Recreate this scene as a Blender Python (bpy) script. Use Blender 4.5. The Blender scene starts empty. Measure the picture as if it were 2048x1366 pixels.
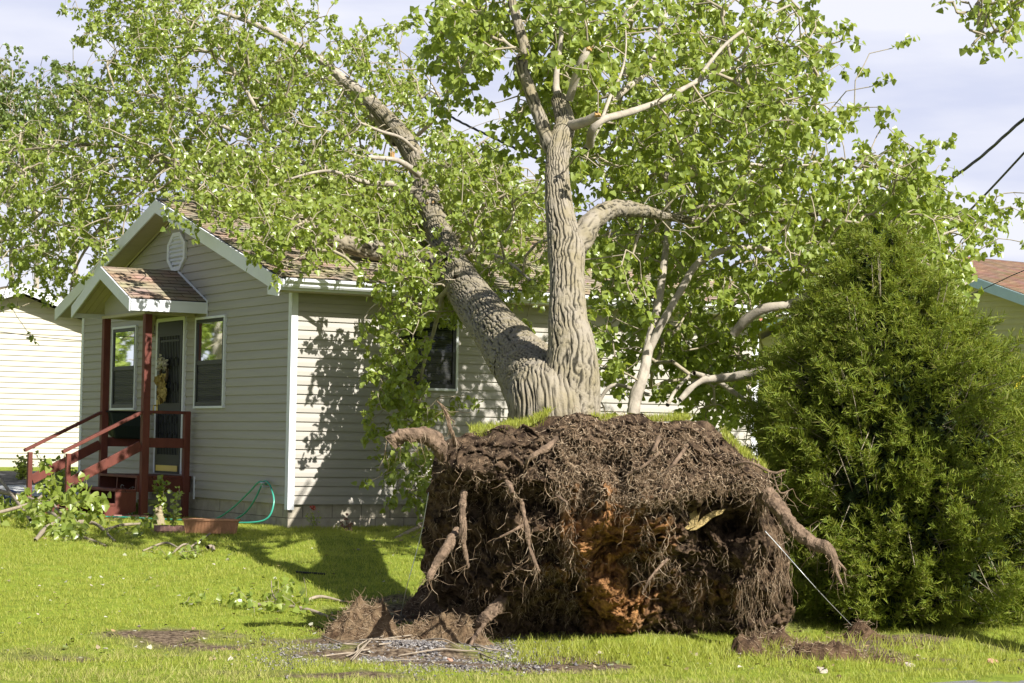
import bpy, math, random
import numpy as np
from mathutils import Vector, Matrix
random.seed(7); rng = np.random.default_rng(7)
R = math.radians
SC = bpy.context.scene
# ------------------------------------------------------------------ camera, sky, sun
F = 4270.0; CAMZ = 1.12; PITCH = 2.69; ROLL = 0.97
cam_d = bpy.data.cameras.new("camera"); cam = bpy.data.objects.new("camera", cam_d)
SC.collection.objects.link(cam); SC.camera = cam
cam_d.sensor_width = 36; cam_d.lens = F / 2048 * 36; cam_d.clip_end = 5000
cam_m = Matrix.Rotation(R(90 + PITCH), 4, 'X') @ Matrix.Rotation(R(ROLL), 4, 'Z')
cam.matrix_world = Matrix.Translation((0, 0, CAMZ)) @ cam_m
cam_d.dof.use_dof = False
CM = np.array(cam_m.to_3x3())

SUN_AZ = 41.5; SUN_EL = 40.0          # azimuth measured to the right of straight behind the camera
w = bpy.data.worlds.new("World"); SC.world = w; w.use_nodes = True
nt = w.node_tree; nt.nodes.clear()
def N(nt, t, **k):
    n = nt.nodes.new(t)
    for a, b in k.items(): setattr(n, a, b)
    return n
sky = N(nt, 'ShaderNodeTexSky', sky_type='NISHITA', sun_disc=False)
sdir = Vector((math.sin(R(SUN_AZ)) * math.cos(R(SUN_EL)), -math.cos(R(SUN_AZ)) * math.cos(R(SUN_EL)), math.sin(R(SUN_EL))))
sky.sun_elevation = R(SUN_EL); sky.sun_rotation = math.atan2(sdir.x, sdir.y)
sky.dust_density = 2.0; sky.air_density = 1.0; sky.ozone_density = 2.0
tc = N(nt, 'ShaderNodeTexCoord'); sep = N(nt, 'ShaderNodeSeparateXYZ')
nt.links.new(tc.outputs['Generated'], sep.inputs[0])
mp = N(nt, 'ShaderNodeMapping'); mp.inputs['Scale'].default_value = (5, 5, 22); mp.inputs['Rotation'].default_value = (0, R(14), 0)
nz = N(nt, 'ShaderNodeTexNoise'); nz.inputs['Scale'].default_value = 1.1; nz.inputs['Detail'].default_value = 7; nz.inputs['Roughness'].default_value = .5
nt.links.new(tc.outputs['Generated'], mp.inputs[0]); nt.links.new(mp.outputs[0], nz.inputs[0])
cr = N(nt, 'ShaderNodeValToRGB'); cr.color_ramp.elements[0].position = .40; cr.color_ramp.elements[0].color = (.60, .635, .80, 1)
cr.color_ramp.elements[1].position = .60; cr.color_ramp.elements[1].color = (.79, .80, .885, 1)
nt.links.new(nz.outputs['Fac'], cr.inputs[0])
el = N(nt, 'ShaderNodeMapRange'); el.inputs['From Min'].default_value = .205; el.inputs['From Max'].default_value = .33
el.inputs['To Min'].default_value = .95; el.inputs['To Max'].default_value = .04
nt.links.new(sep.outputs['Z'], el.inputs[0])
b1 = N(nt, 'ShaderNodeBackground'); b1.inputs[1].default_value = .05
b2 = N(nt, 'ShaderNodeBackground'); b2.inputs[1].default_value = .62
mx = N(nt, 'ShaderNodeMixShader'); wo = N(nt, 'ShaderNodeOutputWorld')
nt.links.new(sky.outputs[0], b1.inputs[0]); nt.links.new(cr.outputs[0], b2.inputs[0])
nt.links.new(el.outputs[0], mx.inputs[0]); nt.links.new(b1.outputs[0], mx.inputs[1]); nt.links.new(b2.outputs[0], mx.inputs[2])
nt.links.new(mx.outputs[0], wo.inputs[0])
sl = bpy.data.lights.new("sun", 'SUN'); sl.energy = 5.0; sl.angle = R(.53); sl.color = (1, .965, .90)
so = bpy.data.objects.new("sun", sl); SC.collection.objects.link(so)
so.rotation_euler = sdir.to_track_quat('Z', 'Y').to_euler(); so.location = (5, -8, 12)
SC.view_settings.view_transform = 'Standard'; SC.view_settings.look = 'None'
SC.view_settings.exposure = 0.95; SC.view_settings.gamma = 1
SC.cycles.max_bounces = 6; SC.cycles.transparent_max_bounces = 12
SC.cycles.use_adaptive_sampling = True

# ------------------------------------------------------------------ pixel -> world
def ray(px, py):
    d = CM @ np.array([(px - 1024) / F, (683 - py) / F, -1.0])
    return d / d[1]
def P(px, py, Y):                       # the point at distance Y that is seen at px, py
    d = ray(px, py) * Y
    return np.array([d[0], d[1], d[2] + CAMZ])
def sstep(a, b, x):
    t = np.clip((x - a) / (b - a), 0, 1); return t * t * (3 - 2 * t)
def gz(x, y):
    return (-.50 * (1 - sstep(15.5, 24.5, y)) + .5 * sstep(31, 50, y) + .02 * np.sin(x * 1.3 + y * .7) * sstep(13, 16, y) * (1 - sstep(24, 26, y))
            + .016 * np.sin(x * 3.1 - y * 2.3) * (1 - sstep(23, 25, y)) * sstep(14.5, 15.5, y))
def G(px, py, off=0.0):
    d = ray(px, py); lo, hi = 8.0, 140.0
    Y = 20.0
    for _ in range(60):
        Y = (lo + hi) / 2
        z = d[2] * Y + CAMZ
        if z > gz(d[0] * Y, Y) + off: lo = Y
        else: hi = Y
    return np.array([d[0] * Y, Y, float(gz(d[0] * Y, Y)) + off])

# ------------------------------------------------------------------ numpy noise
def _h(ix, iy, iz, s):
    n = (ix * 374761393 + iy * 668265263 + iz * 2147483647 + s * 974634777) & 0xffffffff
    n = ((n ^ (n >> 13)) * 1274126177) & 0xffffffff
    n = (n ^ (n >> 16)) & 0xffffffff
    n = (n * 2246822519) & 0xffffffff
    n = n ^ (n >> 15)
    return (n & 0xffffff) / float(0xffffff) * 2 - 1
def noise(p, s=0):
    p = np.asarray(p, float); i = np.floor(p).astype(np.int64); f = p - i; f = f * f * (3 - 2 * f)
    o = 0
    for dx in (0, 1):
        for dy in (0, 1):
            for dz in (0, 1):
                wgt = (f[..., 0] if dx else 1 - f[..., 0]) * (f[..., 1] if dy else 1 - f[..., 1]) * (f[..., 2] if dz else 1 - f[..., 2])
                o = o + wgt * _h(i[..., 0] + dx, i[..., 1] + dy, i[..., 2] + dz, s)
    return o
def fbm(p, oct=4, s=0, g=.5):
    a, o, p = 1, 0, np.asarray(p, float)
    for k in range(oct): o = o + a * noise(p, s + k * 17); p = p * 2.03 + 11.3; a *= g
    return o

# ------------------------------------------------------------------ materials
MATS = {}
def mat(name, col, rough=.8, spec=.3, vary=.0, vscale=8, bump=0, bscale=60, col2=None, detail=5, metal=0, stretch=(1, 1, 1), island=None, coat=0, sheen=0, bdist=.02):
    m = bpy.data.materials.new(name); m.use_nodes = True; t = m.node_tree; p = t.nodes['Principled BSDF']
    p.inputs['Roughness'].default_value = rough; p.inputs['Specular IOR Level'].default_value = spec; p.inputs['Metallic'].default_value = metal
    p.inputs['Base Color'].default_value = (*col, 1)
    tcn = N(t, 'ShaderNodeTexCoord'); mpn = N(t, 'ShaderNodeMapping'); mpn.inputs['Scale'].default_value = stretch
    t.links.new(tcn.outputs['Object'], mpn.inputs[0])
    out = None
    if col2 is None and vary: col2 = tuple(c * (1 - vary) for c in col)
    if col2 is not None:
        n1 = N(t, 'ShaderNodeTexNoise'); n1.inputs['Scale'].default_value = vscale; n1.inputs['Detail'].default_value = detail; n1.inputs['Roughness'].default_value = .6
        t.links.new(mpn.outputs[0], n1.inputs[0])
        rp = N(t, 'ShaderNodeValToRGB'); rp.color_ramp.elements[0].position = .35; rp.color_ramp.elements[1].position = .65
        rp.color_ramp.elements[0].color = (*col2, 1); rp.color_ramp.elements[1].color = (*col, 1)
        t.links.new(n1.outputs['Fac'], rp.inputs[0]); out = rp.outputs[0]
    if island:
        ge = N(t, 'ShaderNodeNewGeometry'); rp = N(t, 'ShaderNodeValToRGB'); e = rp.color_ramp.elements
        for k, c in enumerate(island):
            if k < 2: q = e[k]; q.position = k / (len(island) - 1)
            else: q = e.new(k / (len(island) - 1))
            q.color = (*c, 1)
        for k, q in enumerate(sorted(e, key=lambda q: q.position)): pass
        t.links.new(ge.outputs['Random Per Island'], rp.inputs[0])
        if out is not None:
            mm = N(t, 'ShaderNodeMix', data_type='RGBA'); mm.inputs[0].default_value = .5
            t.links.new(out, mm.inputs[6]); t.links.new(rp.outputs[0], mm.inputs[7]); out = mm.outputs[2]
        else: out = rp.outputs[0]
    if out is not None: t.links.new(out, p.inputs['Base Color'])
    if bump:
        n2 = N(t, 'ShaderNodeTexNoise'); n2.inputs['Scale'].default_value = bscale; n2.inputs['Detail'].default_value = 6; n2.inputs['Roughness'].default_value = .65
        t.links.new(mpn.outputs[0], n2.inputs[0])
        bn = N(t, 'ShaderNodeBump'); bn.inputs['Strength'].default_value = bump; bn.inputs['Distance'].default_value = bdist
        t.links.new(n2.outputs['Fac'], bn.inputs['Height']); t.links.new(bn.outputs[0], p.inputs['Normal'])
    MATS[name] = m
    return m
def leafmat(name, cols, trans=.44, rough=.38, tcol=(.58, .66, .05), spec=.6):
    m = mat(name, cols[0], rough, spec, island=cols)
    t = m.node_tree; p = t.nodes['Principled BSDF']; o = t.nodes['Material Output']
    tr = N(t, 'ShaderNodeBsdfTranslucent'); mxs = N(t, 'ShaderNodeMixShader'); mxs.inputs[0].default_value = trans
    src = p.inputs['Base Color'].links[0].from_socket
    mm = N(t, 'ShaderNodeMix', data_type='RGBA'); mm.inputs[0].default_value = .55
    t.links.new(src, mm.inputs[6]); mm.inputs[7].default_value = (*tcol, 1)
    t.links.new(mm.outputs[2], tr.inputs[0])
    t.links.new(p.outputs[0], mxs.inputs[1]); t.links.new(tr.outputs[0], mxs.inputs[2]); t.links.new(mxs.outputs[0], o.inputs[0])
    return m
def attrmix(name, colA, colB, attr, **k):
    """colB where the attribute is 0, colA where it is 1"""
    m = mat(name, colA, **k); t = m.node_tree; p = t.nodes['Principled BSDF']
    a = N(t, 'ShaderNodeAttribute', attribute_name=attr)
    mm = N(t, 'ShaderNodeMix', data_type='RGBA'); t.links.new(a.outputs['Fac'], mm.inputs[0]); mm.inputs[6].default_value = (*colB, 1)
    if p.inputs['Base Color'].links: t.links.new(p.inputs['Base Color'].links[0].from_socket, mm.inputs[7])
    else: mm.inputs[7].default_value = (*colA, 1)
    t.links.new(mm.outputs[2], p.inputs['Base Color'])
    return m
M_siding = mat('siding', (.372, .345, .300), .55, .35, vary=.07, vscale=3, bump=.08, bscale=40, stretch=(.3, .3, 4))
M_cream = mat('cream_siding', (.50, .465, .375), .6, .3, vary=.05, vscale=2)
M_white = mat('white_trim', (.70, .71, .74), .45, .4, vary=.06, vscale=6)
M_bluewhite = mat('pale_blue_trim', (.42, .56, .64), .5, .4, vary=.06, vscale=5)
M_soffit = mat('soffit', (.44, .39, .27), .6, .3, vary=.06, vscale=5)
M_red = mat('red_stain', (.15, .042, .028), .6, .3, vary=.3, vscale=9, bump=.15, bscale=30, stretch=(1, 1, .3))
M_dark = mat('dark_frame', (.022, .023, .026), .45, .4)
M_door = mat('door_iron', (.014, .014, .016), .5, .4)
M_block = mat('concrete_block', (.42, .375, .295), .9, .15, vary=.22, vscale=7, bump=.35, bscale=90)
M_mortar = mat('mortar', (.20, .18, .15), .95, .1)
M_brass = mat('brass', (.55, .40, .10), .35, .5, metal=.6)
M_blind = mat('blinds', (.42, .42, .38), .6)
M_terra = mat('terracotta', (.46, .24, .13), .8, vary=.15, vscale=15)
M_pink = mat('brick_ring', (.34, .19, .16), .9, vary=.3, vscale=25)
M_pot = mat('white_pot', (.50, .50, .47), .6, vary=.15)
M_hose = mat('hose_green', (.04, .30, .21), .3, .6)
M_stone = mat('figurine_stone', (.33, .27, .17), .8, vary=.35, vscale=60)
M_wire = mat('wire_metal', (.50, .50, .48), .45, metal=.5)
M_black = mat('black_rubber', (.012, .012, .013), .5)
M_cable = mat('steel_cable', (.55, .56, .56), .35, metal=.4)
M_yellow = mat('yellow_plastic', (.75, .60, .04), .5)
M_galv = mat('galvanised', (.42, .46, .55), .5, metal=.3)
M_asphalt = mat('asphalt', (.20, .20, .205), .9, .2, vary=.25, vscale=60, bump=.4, bscale=220)
M_drive = mat('driveway_gravel', (.60, .60, .60), .9, vary=.35, vscale=30, bump=.5, bscale=60)
M_darkroad = mat('dark_drive', (.07, .07, .075), .9, vary=.3, vscale=30)
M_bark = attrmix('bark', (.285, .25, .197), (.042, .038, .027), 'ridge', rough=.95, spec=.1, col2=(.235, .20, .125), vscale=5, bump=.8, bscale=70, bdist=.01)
M_lichen = M_bark
M_smooth = mat('pale_bark', (.41, .36, .29), .85, .2, vary=.35, vscale=9, bump=.5, bscale=45, bdist=.01)
M_twig = mat('twig', (.36, .31, .22), .85, .2, vary=.3, vscale=20)
M_wood = mat('torn_wood', (.50, .31, .12), .8, vary=.35, vscale=30, bump=.5, bscale=50, stretch=(1, 1, .2))
M_yellowwood = mat('fresh_split_wood', (.46, .34, .14), .8, vary=.4, vscale=30, bump=.4, bscale=60)
M_leaf = leafmat('cottonwood_leaf', [(.16, .225, .045), (.26, .325, .06), (.21, .275, .05), (.33, .385, .10), (.23, .30, .055)], rough=.33)
M_leaf_far = leafmat('far_leaf', [(.10, .15, .04), (.15, .20, .06), (.12, .17, .045)], trans=.3)
M_jun = leafmat('juniper_foliage', [(.09, .135, .014), (.165, .215, .024), (.125, .17, .018), (.25, .29, .04), (.14, .125, .04)], trans=.36, rough=.6, tcol=(.38, .42, .03), spec=.25)
M_grass = leafmat('grass_blades', [(.26, .315, .045), (.36, .385, .065), (.31, .35, .05), (.44, .43, .11)], trans=.42, rough=.5, tcol=(.60, .62, .06), spec=.3)
M_drygrass = leafmat('dry_grass', [(.28, .30, .06), (.40, .36, .14), (.32, .34, .08)], trans=.3, rough=.6, tcol=(.34, .38, .08), spec=.2)
M_rootlet = mat('rootlet', (.22, .15, .09), .9, .1, island=[(.08, .05, .03), (.28, .195, .12), (.15, .10, .06), (.50, .39, .27), (.20, .135, .08)])
M_root = mat('root_bark', (.25, .175, .12), .95, .1, vary=.6, vscale=14, bump=.8, bscale=60)
M_stick = mat('weathered_stick', (.33, .27, .20), .85, vary=.35, vscale=20)
M_clod = mat('soil_clod', (.135, .085, .05), .95, .1, col2=(.045, .028, .018), vscale=10, bump=1, bscale=70)
M_chip = mat('gravel_chip', (.22, .2, .19), .85, island=[(.06, .055, .06), (.20, .19, .19), (.10, .08, .065), (.34, .32, .30), (.13, .11, .095), (.05, .045, .045)])

def shingle_mat(name, c1, c2, gap):
    m = mat(name, c1, .95, .1, bump=.4, bscale=160); t = m.node_tree; p = t.nodes['Principled BSDF']
    br = N(t, 'ShaderNodeTexBrick'); br.inputs['Scale'].default_value = 1
    br.inputs['Brick Width'].default_value = .30; br.inputs['Row Height'].default_value = .13; br.inputs['Mortar Size'].default_value = .006
    br.inputs['Color1'].default_value = (*c1, 1); br.inputs['Color2'].default_value = (*c2, 1); br.inputs['Mortar'].default_value = (*gap, 1); br.inputs['Bias'].default_value = 0
    uv = N(t, 'ShaderNodeUVMap'); uv.uv_map = 'roof'
    t.links.new(uv.outputs[0], br.inputs[0])
    nn = N(t, 'ShaderNodeTexNoise'); nn.inputs['Scale'].default_value = 2.2; nn.inputs['Detail'].default_value = 6
    tcn = N(t, 'ShaderNodeTexCoord'); t.links.new(tcn.outputs['Object'], nn.inputs[0])
    mm = N(t, 'ShaderNodeMix', data_type='RGBA', blend_type='MULTIPLY'); mm.inputs[0].default_value = .55
    t.links.new(br.outputs[0], mm.inputs[6]); t.links.new(nn.outputs['Color'], mm.inputs[7])
    sc = N(t, 'ShaderNodeMix', data_type='RGBA', blend_type='MULTIPLY'); sc.inputs[0].default_value = 1; sc.inputs[7].default_value = (1.45, 1.45, 1.45, 1)
    t.links.new(mm.outputs[2], sc.inputs[6]); t.links.new(sc.outputs[2], p.inputs['Base Color'])
    return m
M_shingle = shingle_mat('tan_shingle', (.32, .26, .185), (.25, .20, .14), (.10, .08, .055))
M_shingle2 = shingle_mat('red_shingle', (.25, .16, .11), (.19, .12, .08), (.09, .05, .035))
def glassmat():
    m = bpy.data.materials.new('window_glass'); m.use_nodes = True; t = m.node_tree; t.nodes.clear()
    o = N(t, 'ShaderNodeOutputMaterial'); tr = N(t, 'ShaderNodeBsdfTransparent'); tr.inputs[0].default_value = (.42, .45, .45, 1)
    g = N(t, 'ShaderNodeBsdfGlossy'); g.inputs['Roughness'].default_value = .03; g.inputs[0].default_value = (.9, .95, .95, 1)
    fr = N(t, 'ShaderNodeFresnel'); fr.inputs[0].default_value = 1.33
    mxs = N(t, 'ShaderNodeMixShader'); t.links.new(fr.outputs[0], mxs.inputs[0]); t.links.new(tr.outputs[0], mxs.inputs[1]); t.links.new(g.outputs[0], mxs.inputs[2]); t.links.new(mxs.outputs[0], o.inputs[0])
    return m
M_glass = glassmat()
M_screen = bpy.data.materials.new('insect_screen'); M_screen.use_nodes = True; _t = M_screen.node_tree; _m = N(_t, 'ShaderNodeMixShader'); _m.inputs[0].default_value = .72; _tr = N(_t, 'ShaderNodeBsdfTransparent'); _t.nodes['Principled BSDF'].inputs['Base Color'].default_value = (.02, .021, .023, 1); _t.nodes['Principled BSDF'].inputs['Roughness'].default_value = .6
_t.links.new(_tr.outputs[0], _m.inputs[1]); _t.links.new(_t.nodes['Principled BSDF'].outputs[0], _m.inputs[2]); _t.links.new(_m.outputs[0], _t.nodes['Material Output'].inputs[0])
def soilmat():
    """dark loam, brown fibrous loam and orange clay chosen by vertex attributes"""
    m = mat('root_plate_soil', (.06, .04, .028), .95, .08, bump=1.0, bscale=38, bdist=.03); t = m.node_tree; p = t.nodes['Principled BSDF']
    tcn = N(t, 'ShaderNodeTexCoord')
    n1 = N(t, 'ShaderNodeTexNoise'); n1.inputs['Scale'].default_value = 9; n1.inputs['Detail'].default_value = 9; n1.inputs['Roughness'].default_value = .7
    t.links.new(tcn.outputs['Object'], n1.inputs[0])
    r1 = N(t, 'ShaderNodeValToRGB'); r1.color_ramp.elements[0].position = .40; r1.color_ramp.elements[1].position = .66
    r1.color_ramp.elements[0].color = (.026, .017, .012, 1); r1.color_ramp.elements[1].color = (.18, .122, .076, 1)
    r2 = N(t, 'ShaderNodeValToRGB'); r2.color_ramp.elements[0].position = .38; r2.color_ramp.elements[1].position = .62
    r2.color_ramp.elements[0].color = (.10, .048, .022, 1); r2.color_ramp.elements[1].color = (.46, .235, .095, 1)
    t.links.new(n1.outputs['Fac'], r1.inputs[0]); t.links.new(n1.outputs['Fac'], r2.inputs[0])
    a = N(t, 'ShaderNodeAttribute', attribute_name='clay'); mm = N(t, 'ShaderNodeMix', data_type='RGBA')
    t.links.new(a.outputs['Fac'], mm.inputs[0]); t.links.new(r1.outputs[0], mm.inputs[6]); t.links.new(r2.outputs[0], mm.inputs[7])
    t.links.new(mm.outputs[2], p.inputs['Base Color'])
    return m
M_soil = soilmat()
def groundmat():
    m = mat('lawn_ground', (.10, .13, .03), .95, .1, bump=.8, bscale=50, bdist=.02); t = m.node_tree; p = t.nodes['Principled BSDF']
    tcn = N(t, 'ShaderNodeTexCoord')
    def ns(s, d=6):
        n = N(t, 'ShaderNodeTexNoise'); n.inputs['Scale'].default_value = s; n.inputs['Detail'].default_value = d; t.links.new(tcn.outputs['Object'], n.inputs[0]); return n
    def rp(src, p0, p1, c0, c1):
        r = N(t, 'ShaderNodeValToRGB'); r.color_ramp.elements[0].position = p0; r.color_ramp.elements[1].position = p1
        r.color_ramp.elements[0].color = (*c0, 1); r.color_ramp.elements[1].color = (*c1, 1); t.links.new(src, r.inputs[0]); return r
    g = rp(ns(14).outputs['Fac'], .3, .7, (.13, .17, .022), (.22, .27, .035))
    s = rp(ns(26, 9).outputs['Fac'], .36, .68, (.045, .03, .02), (.22, .165, .11))
    a = N(t, 'ShaderNodeAttribute', attribute_name='dirt'); mm = N(t, 'ShaderNodeMix', data_type='RGBA')
    t.links.new(a.outputs['Fac'], mm.inputs[0]); t.links.new(g.outputs[0], mm.inputs[6]); t.links.new(s.outputs[0], mm.inputs[7]); t.links.new(mm.outputs[2], p.inputs['Base Color'])
    return m
M_ground = groundmat()

# ------------------------------------------------------------------ object helpers
COL = SC.collection
def link(o, parent=None):
    COL.objects.link(o)
    if parent is not None: o.parent = parent
    return o
def tag(o, label=None, cat=None, group=None, kind=None):
    if label: o['label'] = label
    if cat: o['category'] = cat
    if group: o['group'] = group
    if kind: o['kind'] = kind
    return o
def empty(name, loc, rz=0, label=None, cat=None, group=None):
    o = bpy.data.objects.new(name, None); o.location = [float(c) for c in loc]; o.rotation_euler = (0, 0, rz); o.empty_display_size = .1
    link(o); return tag(o, label, cat, group)
class MB:
    def __init__(s): s.v = []; s.f = []; s.n = 0; s.uv = None
    def add(s, vs, fs):
        b = s.n; s.v.extend([tuple(map(float, q)) for q in vs]); s.n += len(vs); s.f.extend([tuple(b + i for i in f) for f in fs]); return s
    def box(s, a, b):
        x0, y0, z0 = a; x1, y1, z1 = b
        return s.add([(x0, y0, z0), (x1, y0, z0), (x1, y1, z0), (x0, y1, z0), (x0, y0, z1), (x1, y0, z1), (x1, y1, z1), (x0, y1, z1)],
                     [(0, 3, 2, 1), (4, 5, 6, 7), (0, 1, 5, 4), (1, 2, 6, 5), (2, 3, 7, 6), (3, 0, 4, 7)])
    def beam(s, a, b, wd, h, up=(0, 0, 1)):
        a = Vector(a); b = Vector(b); d = (b - a).normalized(); u = Vector(up); sd = d.cross(u).normalized() * wd / 2; u = sd.cross(d).normalized() * h / 2
        vs = [a - sd - u, a + sd - u, a + sd + u, a - sd + u, b - sd - u, b + sd - u, b + sd + u, b - sd + u]
        return s.add(vs, [(0, 1, 2, 3), (7, 6, 5, 4), (0, 4, 5, 1), (1, 5, 6, 2), (2, 6, 7, 3), (3, 7, 4, 0)])
    def prism(s, poly, ext):
        """poly: list of 3D points, extruded by the vector ext"""
        n = len(poly); e = Vector(ext); vs = [Vector(q) for q in poly] + [Vector(q) + e for q in poly]
        return s.add(vs, [tuple(range(n)), tuple(range(2 * n - 1, n - 1, -1))] + [(i, i + n, (i + 1) % n + n, (i + 1) % n) for i in range(n)])
    def tube(s, pts, rad, sides=8, cap=True):
        v, f = tube_np(pts, rad, sides, cap); return s.add(v.tolist(), [tuple(q) for q in f])
    def lathe(s, prof, c=(0, 0, 0), seg=20, sx=1, sy=1):
        vs = []; fs = []
        for r, z in prof:
            for k in range(seg):
                a = 2 * math.pi * k / seg; vs.append((c[0] + r * math.cos(a) * sx, c[1] + r * math.sin(a) * sy, c[2] + z))
        for i in range(len(prof) - 1):
            for k in range(seg): fs.append((i * seg + k, i * seg + (k + 1) % seg, (i + 1) * seg + (k + 1) % seg, (i + 1) * seg + k))
        fs.append(tuple(range(seg - 1, -1, -1))); fs.append(tuple((len(prof) - 1) * seg + k for k in range(seg)))
        return s.add(vs, fs)
    def build(s, name, m, parent=None, off=None, smooth=False, bevel=0):
        me = bpy.data.meshes.new(name)
        vs = s.v if off is None else [(a - off[0], b - off[1], c - off[2]) for a, b, c in s.v]
        me.from_pydata(vs, [], s.f); me.materials.append(m)
        if smooth: me.polygons.foreach_set('use_smooth', [True] * len(me.polygons))
        o = link(bpy.data.objects.new(name, me), parent)
        if bevel:
            bm_ = o.modifiers.new('bevel', 'BEVEL'); bm_.width = bevel; bm_.segments = 2; bm_.limit_method = 'ANGLE'
        return o
def np_obj(name, V, Fc, m, parent=None, off=None, smooth=False, attrs=None):
    """V (n,3), Fc (k, sides) uniform polygons"""
    V = np.asarray(V, float)
    if off is not None: V = V - np.asarray(off, float)
    Fc = np.asarray(Fc, np.int32); k, sd = Fc.shape
    me = bpy.data.meshes.new(name); me.vertices.add(len(V)); me.vertices.foreach_set('co', V.astype(np.float32).ravel())
    me.loops.add(k * sd); me.loops.foreach_set('vertex_index', Fc.ravel()); me.polygons.add(k)
    me.polygons.foreach_set('loop_start', np.arange(0, k * sd, sd, dtype=np.int32))
    if smooth: me.polygons.foreach_set('use_smooth', np.ones(k, bool))
    me.update(calc_edges=True); me.validate()
    for an, av in (attrs or {}).items():
        at = me.attributes.new(an, 'FLOAT', 'POINT'); at.data.foreach_set('value', np.asarray(av, np.float32))
    me.materials.append(m)
    return link(bpy.data.objects.new(name, me), parent)
def spline(pts, n):
    """Catmull-Rom through rows of pts (any number of columns), n samples per span"""
    p = np.asarray(pts, float); p = np.vstack([2 * p[0] - p[1], p, 2 * p[-1] - p[-2]]); out = []
    for i in range(1, len(p) - 2):
        t = np.linspace(0, 1, n, endpoint=False)[:, None]
        out.append(.5 * (2 * p[i] + (p[i + 1] - p[i - 1]) * t + (2 * p[i - 1] - 5 * p[i] + 4 * p[i + 1] - p[i + 2]) * t ** 2 + (3 * p[i] - p[i - 1] - 3 * p[i + 1] + p[i + 2]) * t ** 3))
    out.append(p[-2][None]); return np.vstack(out)
def frames(c):
    t = np.gradient(c, axis=0); t /= np.linalg.norm(t, axis=1)[:, None] + 1e-9
    u = np.cross(t[0], [0, 0, 1.]);
    if np.linalg.norm(u) < .05: u = np.cross(t[0], [1., 0, 0])
    u /= np.linalg.norm(u); U = []
    for k in range(len(c)):
        u = u - t[k] * np.dot(u, t[k]); u /= np.linalg.norm(u) + 1e-9; U.append(u.copy())
    U = np.array(U); return t, U, np.cross(t, U)
def tube_np(pts, rad, sides=8, cap=True):
    c = np.asarray(pts, float); r = np.broadcast_to(np.asarray(rad, float), (len(c),)); t, U, W = frames(c)
    a = np.linspace(0, 2 * np.pi, sides, endpoint=False)
    V = (c[:, None] + r[:, None, None] * (np.cos(a)[None, :, None] * U[:, None] + np.sin(a)[None, :, None] * W[:, None])).reshape(-1, 3)
    i = np.arange(len(c) - 1)[:, None] * sides; k = np.arange(sides)[None]; k2 = (k + 1) % sides
    Fq = np.stack([i + k, i + k2, i + sides + k2, i + sides + k], -1).reshape(-1, 4).tolist()
    if cap: Fq.append(list(range(sides - 1, -1, -1))); Fq.append([(len(c) - 1) * sides + q for q in range(sides)])
    return V, Fq
def bark_tube(rows, step=.02, sides=96, amp=.02, kx=14, seed=0, lump=.05, st=.12, knob=.0):
    """rows: x,y,z,r; returns V, F(quads), ridge attribute"""
    s = spline(rows, 24); L = np.concatenate([[0], np.cumsum(np.linalg.norm(np.diff(s[:, :3], axis=0), axis=1))])
    n = max(6, int(L[-1] / step)); q = np.linspace(0, L[-1], n); c = np.stack([np.interp(q, L, s[:, k]) for k in range(4)], 1)
    t, U, W = frames(c[:, :3]); a = np.linspace(0, 2 * np.pi, sides, endpoint=False)
    dirs = np.cos(a)[None, :, None] * U[:, None] + np.sin(a)[None, :, None] * W[:, None]
    rr = np.repeat(c[:, 3:4], sides, 1)
    q3 = np.stack([np.cos(a)[None] * rr, np.sin(a)[None] * rr, np.repeat(q[:, None], sides, 1)], -1)
    wob = fbm(q3 * np.array([3, 3, 1.2]), 3, seed + 5)
    q4 = q3 + .013 * np.stack([noise(q3 * 7 + 3, seed + 1), noise(q3 * 7 + 9, seed + 2), noise(q3 * 7, seed + 3)], -1)
    n1 = noise(q4 * np.array([kx, kx, kx * st]), seed); n2 = noise(q4 * np.array([kx * .8, kx * .8, kx * st * 3.2]) + 5, seed + 8)
    M = max(4, int(round(2 * np.pi * float(np.mean(c[:, 3])) / (1.35 / kx) / 2)))
    ph = M * a[None] + 2.6 * noise(q3 * np.array([5, 5, 28 * st]), seed + 70) + 1.5 * noise(q3 * np.array([13, 13, 70 * st]), seed + 71) + 1.7 * noise(q3 * np.array([24, 24, 150 * st]), seed + 73)
    gate = sstep(-.45, .05, noise(q3 * np.array([kx * .8, kx * .8, kx * st * 1.6]), seed + 72))
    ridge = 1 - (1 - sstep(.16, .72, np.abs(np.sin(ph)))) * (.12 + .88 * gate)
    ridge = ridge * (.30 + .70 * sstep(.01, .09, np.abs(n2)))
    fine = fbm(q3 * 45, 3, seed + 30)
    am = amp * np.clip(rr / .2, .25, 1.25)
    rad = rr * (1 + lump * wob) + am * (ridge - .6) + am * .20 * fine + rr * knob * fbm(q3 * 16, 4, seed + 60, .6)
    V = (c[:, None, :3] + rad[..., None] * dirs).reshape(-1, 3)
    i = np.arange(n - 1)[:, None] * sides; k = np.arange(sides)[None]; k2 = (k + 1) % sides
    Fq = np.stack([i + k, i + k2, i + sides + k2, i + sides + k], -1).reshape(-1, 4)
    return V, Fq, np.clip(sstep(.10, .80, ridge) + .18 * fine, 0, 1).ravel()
class NPM:
    def __init__(s): s.V = []; s.F = []; s.A = []; s.n = 0
    def add(s, V, Fq, A=None):
        V = np.asarray(V, float).reshape(-1, 3); Fq = np.asarray(Fq)
        s.V.append(V); s.F.append(Fq + s.n); s.n += len(V)
        if A is not None: s.A.append(A)
        return s
    def build(s, name, m, parent=None, off=None, smooth=False, attr=None):
        return np_obj(name, np.vstack(s.V), np.vstack(s.F), m, parent, off, smooth, {attr: np.concatenate(s.A)} if attr else None)
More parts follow.
